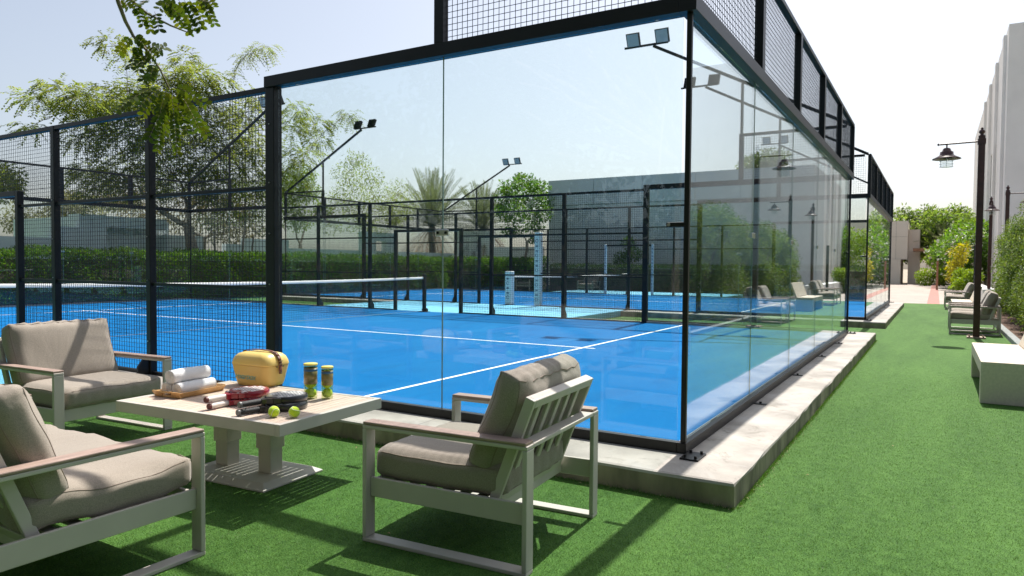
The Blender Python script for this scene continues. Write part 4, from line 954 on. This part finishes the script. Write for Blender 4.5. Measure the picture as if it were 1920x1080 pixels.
FEATH = leaf('feathery_leaf', (.165, .215, .050), .45, .52, noise=(.5, .3))
mc = survey([(70, 185, 32, 12), (110, 165, 30, 14), (60, 238, 28, 8), (150, 185, 40, 22), (135, 210, 30, 14), (190, 175, 34, 20), (215, 200, 36, 22), (165, 235, 36, 20), (150, 262, 26, 14), (205, 80, 26, 14), (235, 110, 20, 12), (250, 95, 16, 12),
             (345, 115, 24, 18), (330, 140, 40, 20), (375, 140, 36, 16), (410, 150, 26, 14), (300, 150, 30, 18), (355, 175, 44, 22), (300, 195, 50, 26), (400, 195, 46, 22), (250, 170, 34, 20), (240, 205, 40, 24), (460, 215, 40, 22), (480, 180, 30, 14),
             (215, 250, 46, 28), (280, 250, 54, 32), (350, 240, 54, 32), (420, 250, 50, 30), (475, 265, 40, 28), (230, 300, 46, 26), (300, 300, 56, 30), (375, 295, 56, 30), (440, 305, 50, 30), (190, 330, 46, 22), (170, 318, 30, 14), (260, 350, 56, 26), (340, 345, 50, 26), (410, 350, 50, 28), (470, 340, 46, 28), (160, 360, 24, 16),
             (560, 205, 26, 14), (590, 230, 28, 14), (550, 240, 30, 20), (575, 285, 28, 16), (545, 300, 34, 24), (600, 265, 20, 10), (540, 340, 36, 22)], 25, jit=1.4)
tree('feathery_tree', (13.4, 25, G), (13.35, 25, 2.75), mc, 'pinnate', 5400, .145, .066, FEATH, 'large feathery leaved tree with forked pale trunk behind the left hedge', r=.24, k=6, Ls=.42, droop=.30, twigs=1)
mc2 = survey([(445, 128, 6, 4), (455, 112, 10, 6), (470, 102, 12, 7), (490, 92, 16, 10), (505, 88, 12, 8), (440, 140, 6, 4), (610, 245, 6, 4), (632, 230, 8, 6), (652, 214, 16, 9), (662, 222, 12, 8)], 24.6, jit=.2)
tree('slender_tree', (15.5, 24.8, G), (16.0, 24.8, 4.2), mc2, 'pinnate', 170, .13, .045, FEATH, 'slender sapling with long arching shoots rising above the big feathery tree', r=.05, k=7, Ls=.5, droop=.5)
DRYL = leaf('dry_frond', (.17, .11, .06), .4, .3)
dc = survey([(230, 360, 40, 24), (265, 400, 44, 26), (330, 410, 50, 24), (400, 400, 60, 36), (440, 420, 40, 40), (455, 380, 40, 30), (370, 370, 40, 20), (420, 440, 40, 18), (475, 430, 24, 26)], 28.5, jit=.8)
tree('brown_thicket_tree', (16.5, 28.5, G), (16.5, 28.5, 2.4), dc, 'leaves', 4200, .24, .07, leaf('dusky_leaf', (.11, .10, .045), .45, .35), 'dusky brown green tree behind the garden house', BARKD, r=.2)
fcl = survey([(150, 395, 40, 30), (170, 430, 26, 20), (110, 400, 30, 26), (70, 420, 26, 18), (30, 410, 24, 26), (215, 380, 40, 14), (130, 370, 20, 12)], 34, jit=1.5)
tree('hazy_tree', (11, 34, G), (11, 34, 2.0), fcl, 'leaves', 9000, .15, .06, leaf('hazy_leaf', (.14, .15, .06), .4, .4), 'thin hazy olive tree far behind the left boundary wall', BARKD, r=.14, twigs=1)
lcl = survey([(8, 330, 30, 22), (-10, 350, 40, 26)], 24, jit=.3)
tree('left_edge_tree', (4.3, 24.3, G), (4.3, 24.3, 2.2), lcl, 'leaves', 2600, .14, .06, FEATH, 'leafy tree tip entering at the left edge above the gate', r=.1)
t2 = survey([(660, 300, 20, 18), (680, 300, 16, 14), (650, 325, 30, 22), (690, 330, 30, 24), (660, 360, 40, 26), (710, 365, 34, 26), (630, 380, 30, 20), (680, 395, 44, 26), (735, 395, 30, 22), (620, 415, 34, 24), (690, 425, 40, 20), (745, 360, 22, 26), (765, 385, 22, 28)], 27, jit=1.2)
tree('airy_tree', (26, 27, G), (25.8, 27, 2.6), t2, 'leaves', 9500, .13, .05, leaf('airy_leaf', (.19, .25, .07), .35, .5), 'airy light green tree between the floodlight arm and the palm', r=.12, twigs=3)
t3 = survey([(560, 330, 34, 24), (545, 370, 36, 26), (580, 360, 26, 18), (555, 410, 34, 24), (520, 350, 30, 28), (600, 395, 20, 16)], 26.3, jit=.8)
tree('leafy_tree', (20.5, 26.3, G), (20.5, 26.3, 2.2), t3, 'leaves', 8000, .13, .06, leaf('leafy_leaf', (.16, .24, .05), .4, .45), 'bushy green tree just right of the large steel post', r=.12)
BRG = leaf('bright_leaf', (.088, .185, .030), .45, .42)
t4 = survey([(985, 340, 26, 16), (960, 350, 26, 16), (1010, 352, 24, 16), (950, 375, 30, 18), (990, 370, 36, 20), (1025, 375, 22, 16), (965, 400, 34, 20), (1010, 400, 28, 18), (1000, 425, 22, 12), (960, 432, 22, 12), (975, 330, 10, 8), (940, 395, 16, 12), (1036, 392, 14, 12), (1002, 448, 14, 9), (948, 358, 12, 10)], 18.8, jit=.8)
tree('round_green_tree', (30.6, 18.8, G), (30.6, 18.8, 2.6), t4, 'leaves', 7000, .16, .10, BRG, 'round bright green tree with slim trunk beside the grey building', r=.09)
t5 = survey([(1410, 305, 26, 12), (1385, 315, 24, 12), (1435, 320, 20, 14), (1410, 325, 30, 14)], 6.4, jit=.4)
t5 = [(x+14, y+2.6, z+1.6, rx*1.35, ry*1.35, rz*1.35) for x, y, z, rx, ry, rz in t5]
tree('roof_top_tree', (48, 9.3, G), (48, 9.3, 5.5), [(47.5, 9.6, 8.7, 1.3, 1.3, .7), (48.5, 8.8, 9.1, 1.4, 1.3, .7), (49, 10.2, 8.5, 1.2, 1.3, .7), (48, 9.2, 8.0, 1.4, 1.3, .8)], 'leaves', 5000, .22, .1, leaf('roof_tree_leaf', (.11, .17, .04), .4, .4), 'rounded tree top showing above the grey building roof', r=.2)
far = [(72+random.uniform(-2, 4), random.uniform(-5.5, 6), random.uniform(2.8, 5.6), 1.7, 1.7, 1.2) for _ in range(26)]+[(74, -3.5+.7*i, 6.3+.4*sin(i*2), 1.0, 1.0, .7) for i in range(8)]
tree('far_garden_tree', (76, .5, G), (76, .5, 2.5), far, 'leaves', 26000, .34, .16, leaf('far_leaf', (.14, .22, .05), .4, .5), 'broad green tree group behind the pergola and gatehouse', r=.3)
tree('far_side_tree', (58, 5.2, G), (58, 5.2, 2.2), [(58+random.uniform(-1.5, 1.5), 5.2+random.uniform(-2.2, 2.2), random.uniform(1.2, 4.6), 1.0, 1.0, .9) for _ in range(14)], 'leaves', 9000, .2, .09, LG, 'green tree seen through the end glass of the second court', r=.14)
# date palms
PALM = leaf('palm_leaf', (.15, .185, .09), .3, .3)
def palm(base, h, n, Lf, lb, dead=12):
    t = empty('date_palm', base, 0, lb, 'palm', 'date palms behind the courts'); m = MB()
    pts = [(0.03*sin(i), .03*cos(i*1.3), h*i/12) for i in range(13)]; m.tube(pts, [.24-.04*(i/12)+.02*(i % 2) for i in range(13)], 12, False); m.build('trunk', BARKD, t)
    for tag_, cnt, mm, e0, e1 in (('fronds', n, PALM, 5, 82), ('dead_fronds', dead, DRYL, -62, -20)):
        VV = []; FF = []; o = 0; st = MB()
        for i in range(cnt):
            az = i*2.399+random.uniform(-.2, .2); el = R(e0+(e1-e0)*((i+.5)/cnt)**.8); L_ = Lf*random.uniform(.8, 1.05); K = 16; P = []; cur = Vector((0, 0, h)); dirv = Vector((cos(az)*cos(el), sin(az)*cos(el), sin(el)))
            for k in range(K+1):
                P.append(cur.copy()); cur += dirv*(L_/K); dirv.z -= .055*(1-.5*sin(el)); dirv.normalize()
            st.tube(P, [.022*(1-.85*k/K) for k in range(K+1)], 4, False)
            A = np.array([P[int(s_*K)].lerp(P[min(K, int(s_*K)+1)], s_*K-int(s_*K)) for s_ in np.linspace(.12, .99, 42)]); Dn = np.gradient(A, axis=0); Dn = unit(Dn)
            up = np.array([0, 0, 1.]); sd_ = unit(np.cross(Dn, up)); nn_ = np.cross(sd_, Dn)
            for sg in (-1, 1):
                ld = unit(sd_*sg*.75+Dn*.75+nn_*.35+rnd(len(A))*.1); V, F = leaf_quads(A, ld, nn_, .42*np.sin(np.linspace(.5, 2.7, 42))+.1, .035); VV.append(V); FF.append(F+o); o += len(V)
        npmesh(tag_, np.concatenate(VV), np.concatenate(FF), mm, t); st.build(tag_+'_ribs' if 0 else 'frond_ribs', mm, t)
p = ontoY(810, 425, 27.5); palm((p.x, p.y, G), p.z-G, 64, 3.9, 'tall date palm with upright grey green fronds at the centre')
p = ontoY(905, 430, 24.5); palm((p.x, p.y, G), p.z-G, 46, 3.3, 'shorter date palm with browning fronds left of the round tree', 16)
palm((69, -1.9, G), 3.2, 26, 2.3, 'small far palm behind the pergola', 5)
# young trees by the hedge
for i, (px, py, py0) in enumerate(((402, 430, 520), (475, 440, 500), (745, 430, 500))):
    p = ontoY(px, py, 24.2+i*.3)
    tree('young_tree', (p.x, p.y, G), (p.x, p.y, p.z-.2), [(p.x+random.uniform(-.7, .7), p.y+random.uniform(-.5, .5), p.z+random.uniform(.1, 1.5), .55, .5, .4) for _ in range(6)], 'leaves', 1500, .11, .05, FEATH, ['young tree with thin trunk just right of the big forked trunk', 'young tree with thin trunk close to the large steel post', 'young tree with thin trunk below the tall palm'][i], r=.05)
p = ontoY(1140, 455, 13.6)
bush('climber_shrub', [(31.5, 12.6, 1.9, .5, .5, .4), (31.5, 13.3, 1.6, .5, .5, .5), (31.5, 12.9, 2.5, .4, .4, .4)], 1500, .12, .06, HG, 'thin leafy shrub in front of the grey building wall', sr=.02)

BK_ = leaf('added_canopy_leaf', (.05, .095, .02), .4, .3)
# overhanging branch, part of a tree standing left of the camera
OVL = leaf('near_leaf', (.042, .085, .018), .35, .35, noise=(9, .35), col2=(.10, .13, .018))
ot = empty('overhanging_tree', (-6.9, 2.2, G), 0, 'leafy branch hanging down into the top left of the view', 'tree')
bo = Vector((-6.9, 2.2, G)); mb_ = MB()
limb(mb_, (0, 0, 0), (.3, -.1, 3.2), .13, .09, .04, 8, 10)
A0 = Vector((-3.16, 1.30, 2.42))
limb(mb_, (.3, -.1, 3.2), tuple(Vector((-3.9, 1.5, 3.25))-bo), .08, .03, .05, 8, 8)
def sight(px, py, dist):
    v = (d*1319.75+r1*(px-960)+u1*(540-py)).normalized(); return Vector(M.translation)+v*dist
main = [Vector((-3.9, 1.5, 3.25)), sight(205, -60, 3.35)]+[sight(x, y, 3.3) for x, y in ((222, 5), (235, 40), (250, 68), (278, 98), (300, 130), (318, 168))]
mb_.tube([p-bo for p in main], [.016, .011, .008, .007, .006, .005, .004, .003], 7)
side = [sight(205, -60, 3.35), sight(240, -5, 3.33), sight(275, 25, 3.32), sight(320, 48, 3.3), sight(350, 60, 3.3), sight(388, 52, 3.3)]
mb_.tube([p-bo for p in side], [.009, .006, .005, .004, .003, .002], 6)
side2 = [sight(240, -5, 3.33), sight(300, -10, 3.3), sight(350, -5, 3.25), sight(395, 5, 3.25)]; mb_.tube([p-bo for p in side2], [.006, .005, .004, .002], 6)
stems = []
def pin(a, b, n, L, Wd):      # one drooping leaf: stem from a to b with opposite oval leaflets
    a = Vector(a); b = Vector(b); dv = (b-a); mid = a.lerp(b, .5)+Vector((0, 0, dv.length*.10)); P = []
    for k in range(n+1):
        s_ = k/n; P.append((1-s_)**2*a+2*s_*(1-s_)*mid+s_*s_*b)
    mb_.tube([p-bo for p in P], .0010, 4, False); P_a = np.array([tuple(p-bo) for p in P[1:]]); D_ = unit(np.gradient(np.array([tuple(p) for p in P]), axis=0)[1:])
    view = np.array(tuple(d)); sd_ = unit(np.cross(D_, view+rnd(1)[0]*.25)); out = []
    for sg in (-1, 1):
        ld = unit(sd_*sg*.9+D_*.5+rnd(n)*.12+np.array([0, 0, -.1])); nn_ = np.cross(ld, D_)+rnd(n)*.2
        ld = unit(ld); B_ = unit(np.cross(ld, nn_)); LL = (L*(.8+.4*RNG.random(n)))[:, None]; WW = LL*Wd
        ring = [(0, 0), (.18, .36), (.45, .5), (.78, .40), (1, .0), (.78, -.40), (.45, -.5), (.18, -.36)]
        out.append(np.stack([P_a+ld*LL*u_+B_*WW*v_ for u_, v_ in ring], 1).reshape(-1, 3))
    return np.concatenate(out)
LV = []
spots = [((248, 68), (225, 95)), ((250, 70), (268, 82)), ((262, 82), (300, 92)), ((270, 90), (292, 108)), ((280, 100), (262, 130)), ((285, 110), (255, 122)), ((295, 125), (270, 150)), ((300, 130), (285, 148)), ((262, 95), (245, 125)), ((275, 100), (310, 88)), ((255, 85), (262, 108)), ((290, 118), (282, 145)),
         ((285, 165), (222, 205)), ((290, 170), (240, 190)), ((300, 170), (270, 212)), ((300, 165), (262, 200)), ((305, 175), (285, 205)), ((312, 168), (300, 212)), ((318, 170), (310, 250)), ((318, 175), (295, 280)), ((322, 180), (332, 285)), ((325, 175), (350, 245)), ((330, 172), (388, 252)), ((335, 170), (372, 240)), ((330, 165), (385, 195)), ((325, 162), (365, 180)), ((315, 190), (280, 258)), ((330, 195), (345, 225)),
         ((240, 0), (262, 20)), ((255, 10), (268, 45)), ((275, 18), (282, 55)), ((290, 22), (298, 55)), ((310, 15), (340, 50)), ((320, 5), (345, 45)), ((335, 0), (362, 55)), ((345, 0), (375, 50)), ((355, 0), (382, 38)), ((365, -5), (395, 30)), ((375, -5), (402, 44)), ((380, -8), (400, 12)), ((300, 0), (330, 22)), ((280, 0), (262, 8)), ((330, -5), (300, 15)), ((350, 8), (330, 30)), ((226, -5), (240, 12)), ((345, 20), (355, 60)), ((310, 30), (320, 18))]
for (a, b_) in spots:
    dd_ = 3.3+random.uniform(-.06, .06); q0 = sight(*a, dd_); q1 = sight(*b_, dd_+random.uniform(-.07, .05)); LL_ = (q1-q0).length; LV.append(pin(q0, q1, max(5, int(LL_/.0155)), .027, .56))
for j in range(60):            # more foliage on the hidden part of the limb
    s_ = random.random(); q0 = Vector((-6.2, 2.0, 3.3)).lerp(Vector((-4.0, 1.5, 3.3)), s_)+Vector((random.uniform(-.3, .3), random.uniform(-.5, .5), random.uniform(-.1, .5))); q1 = q0+Vector((random.uniform(-.15, .15), random.uniform(-.15, .15), -.2)); LV.append(pin(q0, q1, 9, .03, .6))
mb_.build('limb', BARK, ot); V = np.concatenate(LV); npmesh('leaves', V, np.arange(len(V)).reshape(-1, 8), OVL, ot)

# unseen dense crown added above and behind the viewpoint to block sky light
cl = [(random.uniform(-12.5, -5.3), random.uniform(-5, 9), random.uniform(4.3, 6.6), 1.1, 1.1, .8) for _ in range(85)]
q = np.array(cl); q[:, :3] -= np.array(tuple(bo)); V, F = clump_leaves(q, 26000, .17, .10); npmesh('crown', V, F, BK_, ot)
mb_ = MB()
for c in q[::2]: limb(mb_, (.3, -.1, 3.1), tuple(c[:3]), .06, .012, .08)
mb_.build('added_crown_limbs', BARK, ot)
# unseen trees and hedge added behind the viewpoint to block sky and darken reflections
BK = leaf('added_rear_leaf', (.055, .10, .025), .4, .3)
for i, (x, y, h) in enumerate(((-13, -9, 6.5), (-14, -3, 7.5), (-13.5, 3.2, 7), (-13, 9, 8), (-13.5, 15, 7.2), (-13, 21, 7.5), (-8, -12, 6.5), (-1, -13, 7))):
    cl = [(x+random.uniform(-2, 2), y+random.uniform(-2.6, 2.6), random.uniform(1.2, h), 1.3, 1.3, 1.1) for _ in range(22)]
    tree('sky_block_tree', (x, y, G), (x, y, 1.8), cl, 'leaves', 5200, .34, .17, BK, 'dense dark tree added out of view behind the viewpoint to block sky light', BARKD, r=.16, group='trees added behind the viewpoint to block sky light')

hedge('added_rear_hedge', -12.0, -10.6, -16, 32, G, 2.1, 30000, .16, .09, BK, 'long dark hedge added out of view to darken reflections in the glass')  # unseen hedge added for the glass to reflect instead of bare ground
